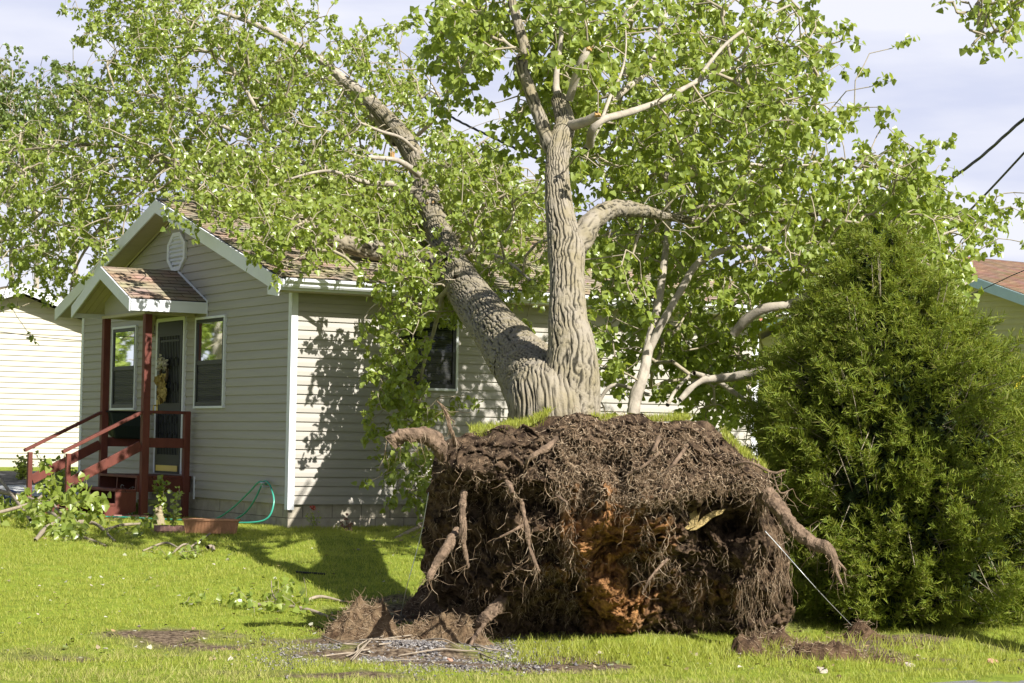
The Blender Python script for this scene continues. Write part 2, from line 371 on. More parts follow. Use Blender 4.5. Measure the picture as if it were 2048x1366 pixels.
def segs_np(A, B, ra, rb, sides=4):
    """many tapered prisms from A to B, all at once"""
    A = np.asarray(A, float); B = np.asarray(B, float); d = B - A; l = np.linalg.norm(d, axis=1)[:, None] + 1e-9; d = d / l
    h = np.where(np.abs(d[:, 2:3]) > .9, np.array([[1., 0, 0]]), np.array([[0, 0, 1.]])); u = np.cross(d, h); u /= np.linalg.norm(u, axis=1)[:, None] + 1e-9; w_ = np.cross(d, u)
    a = np.linspace(0, 2 * np.pi, sides, endpoint=False)
    ring = np.cos(a)[None, :, None] * u[:, None] + np.sin(a)[None, :, None] * w_[:, None]
    V = np.concatenate([A[:, None] + ring * np.broadcast_to(ra, (len(A),))[:, None, None], B[:, None] + ring * np.broadcast_to(rb, (len(A),))[:, None, None]], 1)
    b = (np.arange(len(A)) * 2 * sides)[:, None]; k = np.arange(sides)[None]; k2 = (k + 1) % sides
    return V.reshape(-1, 3), np.stack([b + k, b + k2, b + sides + k2, b + sides + k], -1).reshape(-1, 4)
def unit(v): return v / (np.linalg.norm(v, axis=-1, keepdims=True) + 1e-9)
def leaves_np(pos, tip, nrm, size):
    """deltoid leaves: 6 vertices, 2 quads folded on the midrib"""
    tip = unit(tip); side = unit(np.cross(tip, nrm)); nrm = np.cross(side, tip); n = len(pos); s = size[:, None, None]
    T = np.array([0, .22, .72, 1.0, .72, .22]); S = np.array([0, -.50, -.27, 0, .27, .50]); H = np.array([0, .12, .06, -.10, .06, .12])
    V = pos[:, None] + s * (T[None, :, None] * tip[:, None] + S[None, :, None] * side[:, None] + H[None, :, None] * nrm[:, None])
    b = (np.arange(n) * 6)[:, None]
    Fq = np.concatenate([b + np.array([[0, 1, 2, 3]]), b + np.array([[0, 3, 4, 5]])], 1).reshape(-1, 4)
    return V.reshape(-1, 3), Fq
def inpoly(x, y, poly):
    p = np.asarray(poly, float); x = np.asarray(x); y = np.asarray(y); c = np.zeros(x.shape, bool); j = len(p) - 1
    for i in range(len(p)):
        xi, yi = p[i]; xj, yj = p[j]
        c ^= ((yi > y) != (yj > y)) & (x < (xj - xi) * (y - yi) / (yj - yi + 1e-9) + xi); j = i
    return c

# ------------------------------------------------------------------ GROUND
def dirt_mask(x, y):
    m = np.zeros(np.broadcast(x, y).shape)
    for px, py, rx, ry, s in ((800, 1308, 1.3, .8, 1), (580, 1290, .8, .6, .9), (1000, 1325, 1.0, .6, .85), (1270, 1240, 1.45, 1.1, 1.0), (1640, 1300, .75, .65, .85),
                              (420, 1288, 1.0, .8, .62), (180, 1310, .9, .5, .4), (1880, 1300, .9, .9, .45), (1150, 1345, .5, .25, .4), (800, 1225, .7, .8, .9), (1950, 1345, .9, .3, .5), (700, 1350, 1.6, .25, .4)):
        c = G(px, py); d = np.hypot((x - c[0]) / rx, (y - c[1]) / ry); m = np.maximum(m, s * (1 - sstep(.6, 1.15, d)))
    nn = fbm(np.stack([x * 2.2, y * 2.2, x * 0], -1), 4, 3)
    return np.clip(m * 1.2 - .12 + .85 * nn * sstep(.02, .3, m), 0, 1)
def axis(lo, hi, fine, big):
    a = list(np.arange(lo, hi + 1e-6, fine)); s = fine; q = hi
    while q < big: s *= 1.45; q += s; a.append(q)
    s = fine; q = lo
    while q > -big: s *= 1.45; q -= s; a.insert(0, q)
    return np.array(a)
gx = axis(-7.5, 7.5, .07, 900); gy = axis(13.2, 31, .07, 900)
XX, YY = np.meshgrid(gx, gy, indexing='ij')
fine = (XX > -7.6) & (XX < 7.6) & (YY > 13.1) & (YY < 31.1)
DM = np.where(fine, dirt_mask(XX, YY), 0)
ZZ = gz(XX, YY) + np.where(fine, .018 * fbm(np.stack([XX * 5, YY * 5, XX * 0], -1), 3, 9), 0)
# crater under the lifted roots
cc = G(1260, 1262); dd = np.hypot((XX - cc[0]) / 1.3, (YY - cc[1] - 1.2) / 1.0); ZZ = ZZ - .55 * (1 - sstep(.3, 1.0, dd))
# low windrow of gravel in front
g0 = G(850, 1310); dd = np.hypot((XX - g0[0]) / .95, (YY - g0[1]) / .42); ZZ = ZZ + .10 * (1 - sstep(0, 1, dd))
ni, nj = XX.shape; idx = np.arange(ni * nj).reshape(ni, nj)
gf = np.stack([idx[:-1, :-1], idx[1:, :-1], idx[1:, 1:], idx[:-1, 1:]], -1).reshape(-1, 4)
gnd = np_obj('ground', np.stack([XX, YY, ZZ], -1).reshape(-1, 3), gf, M_ground, smooth=True, attrs={'dirt': DM.ravel()}); tag(gnd, kind='structure')
# street at the bottom edge
ra = G(1836, 1367); rb = G(2048, 1353); dr = unit((rb - ra)[:2])
nn_ = np.array([dr[1], -dr[0]]); a0 = ra[:2] - dr * 80; a1 = ra[:2] + dr * 80
mb = MB(); ts = np.linspace(0, 160, 161)
e0 = [a0 + dr * t + nn_ * (-.03 * math.sin(t * 3.3) - .02 * math.sin(t * 9.1)) for t in ts]; e1 = [a0 + dr * t + nn_ * 7 for t in ts]
zr = float(gz(0., 14.)) + .015
mb.add([(p[0], p[1], zr) for p in e0] + [(p[0], p[1], zr) for p in e1] + [(p[0], p[1], zr - .1) for p in e0],
       [(i, i + 161, i + 162, i + 1) for i in range(160)] + [(i, i + 1, i + 323, i + 322) for i in range(160)])
tag(mb.build('road', M_asphalt), kind='structure')
# driveway and gravel strip between the two houses
def patch(name, pts, m, off, zfun=None):
    mbp = MB(); n = len(pts); c = np.mean(pts, 0); vs = []; 
    K = 6
    ring = [];
    vs.append((c[0], c[1], gz(c[0], c[1]) + off))
    for k in range(1, K + 1):
        for p in pts: q = c + (p - c) * k / K; vs.append((q[0], q[1], float(gz(q[0], q[1])) + off))
    fs = [(0, 1 + i, 1 + (i + 1) % n) for i in range(n)]
    for k in range(1, K):
        b0 = 1 + (k - 1) * n; b1 = 1 + k * n
        fs += [(b0 + i, b1 + i, b1 + (i + 1) % n, b0 + (i + 1) % n) for i in range(n)]
    o = mbp.add(vs, fs).build(name, m); return tag(o, kind='structure')
def densify(pts, n=6):
    out = []
    for i in range(len(pts)):
        a, b = np.array(pts[i]), np.array(pts[(i + 1) % len(pts)])
        for t in np.linspace(0, 1, n, endpoint=False): out.append(a + (b - a) * t)
    return out
patch('driveway', densify([G(-250, 973)[:2], G(175, 973)[:2], G(260, 946)[:2], G(-250, 944)[:2]]), M_darkroad, .03)
patch('gravel_path', densify([G(-250, 1000)[:2], G(150, 996)[:2], G(185, 974)[:2], G(-250, 974)[:2]]), M_drive, .035)

# ------------------------------------------------------------------ HOUSE
AZ = R(30.4)
HO = np.array([(583.5 - 1024) / F * 26.5 - .0, 26.5, 0.0])
HU = np.array([math.cos(AZ), math.sin(AZ), 0]); HV = np.array([-math.sin(AZ), math.cos(AZ), 0])
house = empty('house', HO, AZ, 'small house with beige lap siding and tan shingle roof, the fallen tree lying across it', 'house')
CW, LW = 7.8, 7.18
EZ = 3.09; PT = .315; OH = .34; RY = CW / 2
def rz(y): return EZ + PT * (min(y, CW - y) + OH)
SID_H = .1143; Z0 = .30
def siding(mbq, org, al, nrm, a0, a1, z0, z1, rng_fn=None, h=SID_H, lip=.021, holes=()):
    """lap courses on the plane through org; al along, nrm outward; holes (a0,a1,z0,z1) are left out"""
    org = np.array(org, float); al = np.array(al, float); nr = np.array(nrm, float); z = z0
    def P_(a, z, o): q = org + al * a + nr * o; return (q[0], q[1], z)
    while z < z1 - .005:
        zt = min(z + h, z1)
        if rng_fn: b0, b1 = rng_fn(z); c0, c1 = rng_fn(zt)
        else: b0 = c0 = a0; b1 = c1 = a1
        if b1 - b0 < .02: break
        segs = [(b0, b1, c0, c1)]
        for (h0, h1, hz0, hz1) in holes:
            if z >= hz0 - 1e-3 - h * .5 and zt <= hz1 + h * .5:
                ns = []
                for (s0, s1, t0, t1) in segs:
                    if h0 > s0 and h1 < s1: ns += [(s0, h0, t0, h0), (h1, s1, h1, t1)]
                    else: ns.append((s0, s1, t0, t1))
                segs = ns
        for (s0, s1, t0, t1) in segs:
            zm = z + (zt - z) * .45
            m0 = s0 + (t0 - s0) * .45; m1 = s1 + (t1 - s1) * .45
            mbq.add([P_(s0, z, .001), P_(s1, z, .001), P_(s1, z, lip), P_(s0, z, lip), P_(m0, zm, lip * .78), P_(m1, zm, lip * .78), P_(t1, zt, .002), P_(t0, zt, .002)],
                    [(0, 1, 2, 3), (3, 2, 5, 4), (4, 5, 6, 7)])
        z = zt
# long wall (y=0 plane, outward -y) and gable wall (x=0 plane, outward -x), plus plain back walls
mb = MB(); siding(mb, (0, 0, 0), (1, 0, 0), (0, -1, 0), .05, LW - .05, Z0, 2.96); 
for xs, za, zb in ((2.9, .64, .98), (4.35, .98, 1.32), (5.6, .30, .64), (1.5, .41, .75), (3.7, 1.67, 2.1), (6.3, .98, 1.4), (5.05, 1.32, 1.7)):
    mb.box((xs, -.0225, za), (xs + .006, -.004, zb))
wl = mb.build('side_wall', M_siding, house)
mb = MB()
siding(mb, (0, 0, 0), (0, 1, 0), (-1, 0, 0), .05, CW - .05, Z0, 4.20,
       rng_fn=lambda z: (.05, CW - .05) if z < 2.95 else (.02 + (z - 2.95) / PT, CW - .02 - (z - 2.95) / PT))
wf = mb.build('gable_wall', M_siding, house)
mb = MB(); mb.box((.012, .012, Z0), (LW - .012, .1, 2.98)); mb.box((.012, .1, Z0), (.1, CW - .012, 2.98)); mb.box((LW - .1, .1, Z0), (LW, CW - .012, 2.98)); mb.box((.1, CW - .1, Z0), (LW - .1, CW, 2.98))
mb.prism([(.01, 0.05, 2.98), (.01, CW - .05, 2.98), (.01, RY, rz(RY) - .13)], (.08, 0, 0)); mb.prism([(LW - .08, 0.05, 2.98), (LW - .08, CW - .05, 2.98), (LW - .08, RY, rz(RY) - .13)], (.08, 0, 0))
mb.build('wall_core', M_siding, house)
# corner boards
mb = MB()
mb.box((-.022, -.022, Z0 - .07), (.068, .0, 2.95)); mb.box((-.022, .0, Z0 - .07), (0, .075, 2.95))
cb = mb.build('corner_board', M_white, house, bevel=.004)
mb = MB(); mb.box((LW - .1, -.022, Z0), (LW + .022, .0, 2.95)); mb.build('corner_board', M_white, house, bevel=.004)
mb = MB(); mb.box((-.022, CW - .075, Z0), (0, CW + .02, 2.95)); mb.build('corner_board', M_white, house, bevel=.004)
# block foundation
mb = MB(); bl, bh, gp = .4064, .2032, .005
def blocks(face):
    L = LW if face == 'long' else CW
    for r_ in range(3):
        zt = Z0 + .03 - r_ * bh; off = 0 if r_ % 2 else .2
        x = -off
        while x < L:
            a = max(x, 0) + gp; b = min(x + bl, L) - gp
            if b - a > .02:
                j = random.uniform(0, .003)
                if face == 'long': mb.box((a, .022 - j, zt - bh + gp), (b, .06, zt - gp * .5))
                else: mb.box((.022 - j, a if a > .02 else .023, zt - bh + gp), (.06, b, zt - gp * .5))
            x += bl
blocks('long'); blocks('front')
fd = mb.build('foundation', M_block, house, bevel=.003)
mb = MB(); mb.box((.032, .032, -.4), (LW - .02, CW - .02, Z0 + .02)); mb.build('mortar_core', M_mortar, fd)
# roof
def shingle_roof(name, x0, x1, y_eave, y_ridge, z_eave, z_ridge, m, parent, th=.03, exp=.135):
    """courses running along x, stepping from eave to ridge (either sign of y)"""
    me_v = []; me_f = []; uv = []
    run = math.hypot(y_ridge - y_eave, z_ridge - z_eave); dy = (y_ridge - y_eave) / run; dz = (z_ridge - z_eave) / run
    nx, nz_ = -dz * (1 if dy > 0 else -1), abs(dy); n = int(run / exp) + 1; K = 24
    for i in range(n):
        s0 = i * exp; s1 = min(run, s0 + exp)
        if s1 - s0 < .01: continue
        for k in range(K):
            xa = x0 + (x1 - x0) * k / K; xb = x0 + (x1 - x0) * (k + 1) / K; b = len(me_v)
            ja = .0025 * math.sin(xa * 7 + i * 2.1); jb = .0025 * math.sin(xb * 7 + i * 2.1)
            def q(x, s, o): return (x, y_eave + dy * s + nx * o, z_eave + dz * s + nz_ * o)
            me_v += [q(xa, s0, .001), q(xb, s0, .001), q(xb, s0, .009 + jb), q(xa, s0, .009 + ja), q(xb, s1, .002), q(xa, s1, .002)]
            me_f += [(b, b + 1, b + 2, b + 3), (b + 3, b + 2, b + 4, b + 5)]
            r0 = i * .13; uv += [(xa, r0 + .001), (xb, r0 + .001), (xb, r0 + .004), (xa, r0 + .004), (xa, r0 + .004), (xb, r0 + .004), (xb, r0 + .129), (xa, r0 + .129)]
    me = bpy.data.meshes.new(name); me.from_pydata(me_v, [], me_f); me.materials.append(m)
    u = me.uv_layers.new(name='roof'); u.data.foreach_set('uv', [c for q_ in uv for c in q_])
    o = link(bpy.data.objects.new(name, me), parent); return o
RX0, RX1 = -.33, LW + .33
roof = shingle_roof('roof', RX0, RX1, -OH, RY, EZ, rz(RY), M_shingle, house)
r2 = shingle_roof('roof', RX0, RX1, CW + OH, RY, EZ, rz(RY), M_shingle, house)
mb = MB()
for sg in (0, 1):
    ye, yr = (-OH, RY) if not sg else (CW + OH, RY)
    mb.prism([(RX0, ye, EZ - .001), (RX0, yr, rz(RY) - .001), (RX0, yr, rz(RY) - .09), (RX0, ye, EZ - .09)], (RX1 - RX0, 0, 0))
mb.build('roof_deck', M_dark, roof)
mb = MB(); mb.prism([(RX0 - .01, RY - .13, rz(RY) - .03), (RX0 - .01, RY, rz(RY) + .018), (RX0 - .01, RY + .13, rz(RY) - .03), (RX0 - .01, RY, rz(RY) - .0)], (RX1 - RX0 + .02, 0, 0))
mb.build('ridge_cap', M_dark, roof)
def rake(x, th, hgt, y0, y1, z_fn, m, name, parent, drop=.012, ends=True):
    mbr = MB(); ym = (y0 + y1) / 2
    mbr.prism([(x, y0, z_fn(y0) - drop), (x, ym, z_fn(ym) - drop), (x, ym, z_fn(ym) - drop - hgt), (x, y0, z_fn(y0) - drop - hgt)], (th, 0, 0))
    mbr.prism([(x, y1, z_fn(y1) - drop), (x, y1, z_fn(y1) - drop - hgt), (x, ym, z_fn(ym) - drop - hgt), (x, ym, z_fn(ym) - drop)], (th, 0, 0))
    return mbr
mb = rake(RX0 - .025, .023, .185, -OH, CW + OH, lambda y: EZ + PT * (min(y, CW - y) + OH), M_white, 'x', None)
mb.prism([(RX0 - .025, -OH - .001, EZ - .19), (RX0 - .025, -.02, EZ - .10), (RX0 - .025, -.02, EZ - .20), (RX0 - .025, -.30, EZ - .235), (RX0 - .025, -OH - .001, EZ - .235)], (.022, 0, 0))
mb.build('rake_board', M_white, house)
mb = rake(RX1 + .002, .023, .185, -OH, CW + OH, lambda y: EZ + PT * (min(y, CW - y) + OH), M_white, 'x', None); mb.build('rake_board', M_white, house)
# soffits
mb = MB()
for (ye, yr) in ((-OH + .02, RY - .002), (CW + OH - .02, RY + .002)):
    z_ = lambda y: EZ + PT * (min(y, CW - y) + OH) - .15
    n = 26
    for k in range(n):
        ya = ye + (yr - ye) * k / n; yb = ye + (yr - ye) * (k + 1) / n - .006 * (1 if yr > ye else -1)
        mb.prism([(RX0, ya, z_(ya)), (RX0, yb, z_(yb)), (RX0, yb, z_(yb) + .02), (RX0, ya, z_(ya) + .02)], (-RX0 - .004, 0, 0))
mb.box((RX0 + .001, -OH + .02, 2.925), (RX1, -.0, 2.945))
sf = mb.build('soffit', M_soffit, house)
mb = MB(); zf = lambda y: EZ + PT * (min(y, CW - y) + OH) - .172
mb.beam((-.018, .1, zf(.1)), (-.018, RY - .01, zf(RY - .01)), .012, .03); mb.beam((-.018, CW - .1, zf(.1)), (-.018, RY + .01, zf(RY - .01)), .012, .03)
mb.build('gable_trim', M_soffit, house)
mb = MB(); mb.box((RX0, -OH + .0, 2.93), (RX1, -OH + .02, 3.075)); mb.build('fascia', M_white, house)
# gutter, K profile, broken where the trunk crossed it
def gutter(xa, xb, sag):
    prof = [(-OH - .002, 3.065), (-OH - .002, 2.965), (-OH - .055, 2.962), (-OH - .075, 2.985), (-OH - .078, 3.01), (-OH - .115, 3.035), (-OH - .12, 3.072), (-OH - .10, 3.074), (-OH - .10, 3.06), (-OH - .06, 3.0), (-OH - .012, 2.99), (-OH - .012, 3.065)]
    mbg = MB(); mbg.prism([(xa, y, z) for y, z in prof], (xb - xa, 0, -sag)); return mbg.build('gutter', M_white, house)
gutter(RX0 + .03, 2.35, .0); gutter(2.95, RX1 - .02, .01)
# gable vent
mb = MB(); vc, vz, vw, vh = 3.86, 3.70, .335, .27
oc = [(vc - vw, vz - vh * .42), (vc - vw * .42, vz - vh), (vc + vw * .42, vz - vh), (vc + vw, vz - vh * .42), (vc + vw, vz + vh * .42), (vc + vw * .42, vz + vh), (vc - vw * .42, vz + vh), (vc - vw, vz + vh * .42)]
ic = [(vc + (a - vc) * .8, vz + (b - vz) * .8) for a, b in oc]
for i in range(8):
    j = (i + 1) % 8; mb.prism([(-.05, *oc[i]), (-.05, *oc[j]), (-.05, *ic[j]), (-.05, *ic[i])], (.038, 0, 0))
vt = mb.build('gable_vent', M_white, house)
mb = MB(); mb.prism([(-.02, a, b) for a, b in ic], (.006, 0, 0)); mb.build('vent_back', M_white, vt)
mb = MB()
for k in range(7):
    z = vz - vh * .66 + k * vh * .22
    hw = vw * .78 if abs(z - vz) < vh * .40 else vw * (.78 - .55 * (abs(z - vz) - vh * .40) / (vh * .5))
    mb.prism([(-.024, vc - hw, z + .034), (-.046, vc - hw, z - .006), (-.040, vc - hw, z - .006), (-.022, vc - hw, z + .03)], (0, hw * 2, 0))
mb.build('vent_slat', M_white, vt)
# windows ------------------------------------------------
def window(face, a0, a1, z0, z1, blinds=True, split=.5, dark=False):
    """face 'front' (x=0) or 'side' (y=0)"""
    def bx(m_, a, b, za, zb, o0, o1):
        if face == 'front': m_.box((-o1, a, za), (-o0, b, zb))
        else: m_.box((a, -o1, za), (b, -o0, zb))
    t = .032; m_ = MB()
    bx(m_, a0, a1, z1 - t, z1, .004, .05); bx(m_, a0, a1, z0, z0 + t, .004, .055); bx(m_, a0, a0 + t, z0 + t, z1 - t, .004, .05); bx(m_, a1 - t, a1, z0 + t, z1 - t, .004, .05)
    fr = m_.build('window', M_white, house, bevel=.003)
    t2 = .075; zm = z0 + (z1 - z0) * split; m_ = MB(); a, b = a0 + t, a1 - t; za, zb = z0 + t, z1 - t
    bx(m_, a, b, zb - .05, zb, .016, .044); bx(m_, a, b, za, za + .055, .016, .044); bx(m_, a, a + .05, za + .055, zb - .05, .016, .044); bx(m_, b - .05, b, za + .055, zb - .05, .016, .044); bx(m_, a + .05, b - .05, zm - .03, zm + .03, .016, .04)
    m_.build('sash', M_dark, fr, bevel=.003)
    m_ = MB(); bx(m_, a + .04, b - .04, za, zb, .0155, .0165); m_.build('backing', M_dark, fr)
    if blinds:
        m_ = MB(); z = zm - (zm - za) * .75 if not dark else zm
        while z < zb - .06:
            if face == 'front': m_.prism([(-.019, a + .055, z), (-.026, a + .055, z + .009), (-.0255, a + .055, z + .010), (-.0185, a + .055, z + .001)], (0, b - a - .11, 0))
            else: m_.prism([(a + .055, -.019, z), (a + .055, -.026, z + .009), (a + .055, -.0255, z + .010), (a + .055, -.0185, z + .001)], (b - a - .11, 0, 0))
            z += .024
        m_.build('blinds', M_blind, fr)
    for q0, q1 in ((za + .055, zm - .03), (zm + .03, zb - .05)):
        m_ = MB(); o = .031; low = q0 < zm - .1
        if face == 'front': m_.add([(-o, a + .05, q0), (-o, b - .05, q0), (-o, b - .05, q1), (-o, a + .05, q1)], [(0, 1, 2, 3)])
        else: m_.add([(a + .05, -o, q0), (b - .05, -o, q0), (b - .05, -o, q1), (a + .05, -o, q1)], [(0, 1, 2, 3)])
        m_.build('insect_screen' if low else 'pane', M_screen if low else M_glass, fr)
    return fr
window('front', 2.05, 3.08, 1.50, 2.74); window('front', 5.36, 6.36, 1.49, 2.73)
window('side', 1.44, 2.34, 1.76, 2.71)
# door -------------------------------------------------
D0, D1, DZ0, DZ1 = 3.46, 4.53, .60, 2.78
mb = MB(); mb.box((-.05, D0, DZ0), (-.004, D0 + .05, DZ1 - .05)); mb.box((-.05, D1 - .05, DZ0), (-.004, D1, DZ1 - .05)); mb.box((-.05, D0, DZ1 - .05), (-.004, D1, DZ1))
df = mb.build('door_frame', M_white, house)
mb = MB(); a, b = D0 + .05, D1 - .05
mb.box((-.03, a, DZ0), (-.016, b, DZ1 - .05))
door = mb.build('door', mat('door_panel', (.075, .08, .085), .6), house)
mb = MB()
mb.box((-.052, a + .02, DZ0), (-.036, a + .10, DZ1 - .06)); mb.box((-.052, b - .10, DZ0), (-.036, b - .02, DZ1 - .06)); mb.box((-.052, a + .10, DZ1 - .26), (-.036, b - .10, DZ1 - .06)); mb.box((-.052, a + .10, DZ0), (-.036, b - .10, DZ0 + .26))
mb.box((-.052, a + .10, DZ0 + .86), (-.036, b - .10, DZ0 + .98)); mb.box((-.05, a + .14, DZ1 - .34), (-.04, b - .14, DZ1 - .31))
n = 13
for k in range(n):
    y = a + .13 + (b - a - .26) * k / (n - 1); mb.box((-.05, y - .006, DZ0 + .26), (-.04, y + .006, DZ0 + .86)); mb.box((-.05, y - .006, DZ0 + .98), (-.04, y + .006, DZ1 - .26))
for cz in (DZ0 + .5, DZ0 + .75, DZ0 + 1.2, DZ0 + 1.55):
    for cy in (a + .22, b - .22, (a + b) / 2):
        for sg in (-1, 1): mb.tube([(-.056, cy + sg * (.045 - .045 * math.cos(t)), cz + .07 * math.sin(t)) for t in np.linspace(0, 2 * math.pi * .8, 12)], .006, 5)
mb.build('security_grille', M_door, door)
mb = MB(); mb.box((-.060, a + .08, DZ0 + .03), (-.0525, b - .08, DZ0 + .11)); mb.build('kick_plate', M_brass, door)
mb = MB(); mb.tube([(-.055, b - .06, DZ0 + .95), (-.10, b - .06, DZ0 + .95), (-.11, b - .06, DZ0 + .90), (-.10, b - .06, DZ0 + .82)], .01, 8); mb.box((-.058, b - .09, DZ0 + .84), (-.0525, b - .035, DZ0 + 1.03)); mb.build('door_handle', M_brass, door)
# pale curtain light behind the lower grille
# wreath
wre = empty('wreath', HO + HU * -.07 + HV * 4.12 + np.array([0, 0, 2.0]), AZ, 'dried flower door swag with white blooms and straw tail hanging on the dark door', 'wreath')
mb = MB(); mb.tube([(-.01, .13 * math.cos(t), .14 * math.sin(t)) for t in np.linspace(0, 2 * math.pi, 22)], .022, 6); mb.build('vine_ring', mat('vine', (.10, .07, .04), .9), wre)
V = []; n = 260; k_ = NPM()
ang = rng.uniform(0, 2 * np.pi, n); rr = rng.normal(.12, .03, n); pos = np.stack([-.02 - rng.uniform(0, .04, n), rr * np.cos(ang), .05 + rr * np.abs(np.sin(ang))], 1)
v, f = leaves_np(pos, rng.normal(0, 1, (n, 3)), rng.normal(0, 1, (n, 3)), rng.uniform(.025, .05, n)); np_obj('blossom', v, f, mat('blossom', (.55, .50, .38), .8), wre)
n = 160; pos = np.stack([-.02 - rng.uniform(0, .04, n), rng.normal(0, .05, n), rng.uniform(-.35, 0, n)], 1)
v, f = leaves_np(pos, np.array([[0, 0, -1.]]) + rng.normal(0, .25, (n, 3)), rng.normal(0, 1, (n, 3)), rng.uniform(.05, .11, n)); v2 = v; np_obj('straw_tail', v, f, mat('straw', (.42, .31, .10), .8), wre)
# porch light
mb = MB(); mb.box((-.10, 4.70, 2.58), (-.02, 4.84, 2.76)); mb.box((-.12, 4.68, 2.76), (-.018, 4.86, 2.79)); mb.box((-.12, 4.68, 2.55), (-.018, 4.86, 2.58)); mb.build('porch_light', M_soffit, house, bevel=.004)
mb = MB(); mb.box((-.033, 3.02, .27), (-.018, 3.045, .58)); mb.build('wall_pipe', M_white, house)

# porch roof --------------------------------------------
PX0, PYC, PHW, PEZ, PSL = -1.10, 3.92, 1.17, 2.945, .42
pz = lambda y: PEZ + PSL * (PHW - abs(y - PYC))
pr = shingle_roof('porch_roof', PX0, -.02, PYC - PHW, PYC, PEZ, pz(PYC), M_shingle, house)
pr2 = shingle_roof('porch_roof', PX0, -.02, PYC + PHW, PYC, PEZ, pz(PYC), M_shingle, house)
mb = MB()
for sg in (-1, 1): mb.prism([(PX0, PYC + sg * PHW, PEZ - .001), (PX0, PYC, pz(PYC) - .001), (PX0, PYC, pz(PYC) - .03), (PX0, PYC + sg * PHW, PEZ - .03)], (-PX0 - .02, 0, 0))
mb.build('roof_deck', M_dark, pr)
mb = rake(PX0 - .022, .02, .17, PYC - PHW, PYC + PHW, pz, M_white, 'x', None, drop=.004); mb.build('rake_board', M_white, pr)
mb = MB()
mb.box((PX0, PYC - PHW - .022, PEZ - .165), (-.02, PYC - PHW - .001, PEZ - .012)); mb.box((PX0 + .001, PYC - PHW - .027, PEZ - .05), (-.02, PYC - PHW - .0225, PEZ - .014))
mb.beam((-.022, PYC - PHW - .03, PEZ + .0), (-.022, PYC - .1, pz(PYC - .1) + .03), .012, .035); mb.box((-.03, PYC - PHW - .04, PEZ - .2), (-.017, PYC - PHW - .024, PEZ + .01))
mb.build('fascia', M_white, pr)
mb = MB(); mb.box((PX0, PYC + PHW + .001, PEZ - .165), (-.02, PYC + PHW + .022, PEZ - .012)); mb.build('fascia', M_white, pr)
mb = MB()
for sg in (-1, 1):
    n = 11
    for k in range(n):
        x0 = PX0 + .002 + (-PX0 - .02) * k / n; x1 = PX0 + .002 + (-PX0 - .02) * (k + 1) / n - .006
        mb.prism([(x0, PYC + sg * (PHW - .005), PEZ - .10), (x0, PYC + sg * .001, pz(PYC) - .10), (x0, PYC + sg * .001, pz(PYC) - .085), (x0, PYC + sg * (PHW - .005), PEZ - .085)], (x1 - x0, 0, 0))
mb.build('ceiling', M_soffit, pr)
mb = MB(); mb.prism([(-.75, PYC - .82, 2.80), (-.75, PYC + .82, 2.80), (-.75, PYC + .82, pz(PYC + .82) - .105), (-.75, PYC, pz(PYC) - .105), (-.75, PYC - .82, pz(PYC - .82) - .105)], (.05, 0, 0)); mb.build('gable_panel', M_siding, pr)
mb = MB(); mb.box((-.78, PYC - .85, 2.76), (-.66, PYC + .85, 2.80)); mb.box((-.66, PYC - .80, 2.76), (-.03, PYC - .70, 2.84)); mb.box((-.66, PYC + .70, 2.76), (-.03, PYC + .80, 2.84)); mb.build('header_beam', M_soffit, pr)
# porch deck, posts, rails, steps
PA, PB, PT_, DK = 3.19, 4.65, -.72, .58
mb = MB()
for k in range(7):
    x0 = -.80 + k * .112; mb.box((x0, PA - .04, DK - .035), (x0 + .106, PB + .04, DK))
deck = mb.build('porch_deck', M_red, house, bevel=.004)
mb = MB(); mb.box((-.79, PA - .03, DK - .22), (-.03, PA + .01, DK - .037)); mb.build('deck_skirt', M_red, deck); mb = MB(); mb.box((-.79, PB - .01, DK - .22), (-.03, PB + .03, DK - .037)); mb.build('deck_skirt', M_red, deck)
for (x, y, z1, s_) in ((PT_, PA, 2.76, .10), (PT_, PB, 2.76, .10), (-.12, PA, 1.46, .085), (-.12, PB, 1.46, .085)):
    mb = MB(); mb.box((x - s_ / 2, y - .031 - s_, -.1), (x + s_ / 2, y - .031, z1)) if y == PA else mb.box((x - s_ / 2, y + .031, -.1), (x + s_ / 2, y + .031 + s_, z1)); mb.build('post', M_red, deck, bevel=.006)
for y in (PA - .081, PB + .081):
    mb = MB(); mb.box((PT_ + .051, y - .045, 1.42), (-.03, y + .045, 1.46) if y > 4 else (-.165, y + .045, 1.46)); mb.build('hand_rail', M_red, deck, bevel=.004)
    mb = MB(); mb.box((PT_ + .051, y - .02, .96), (-.165, y + .02, 1.09)); mb.build('mid_rail', M_red, deck, bevel=.004)
    xe = -1.78; sl_ = (.93 - 1.46) / (xe - PT_ - .0)
    mb = MB(); mb.beam((PT_ - .052, y, 1.435), (xe - .08, y, .885), .09, .04); mb.build('stair_rail', M_red, deck, bevel=.004)
    mb = MB(); mb.beam((PT_ - .052, y, .985), (xe + .032, y, .485), .04, .13); mb.build('stair_rail', M_red, deck, bevel=.004)
    mb = MB(); mb.box((xe - .03, y - .035, -.05), (xe + .03, y + .035, .865)); mb.build('newel_post', M_red, deck, bevel=.005)
for k, (x0, z) in enumerate(((-1.07, .395), (-1.34, .205))):
    mb = MB(); mb.box((x0 - .02, PA - .01, z - .035), (x0 + .125, PB + .01, z)); mb.box((x0 + .131, PA - .01, z - .035), (x0 + .27, PB + .01, z)); mb.build('step', M_red, deck, bevel=.005)
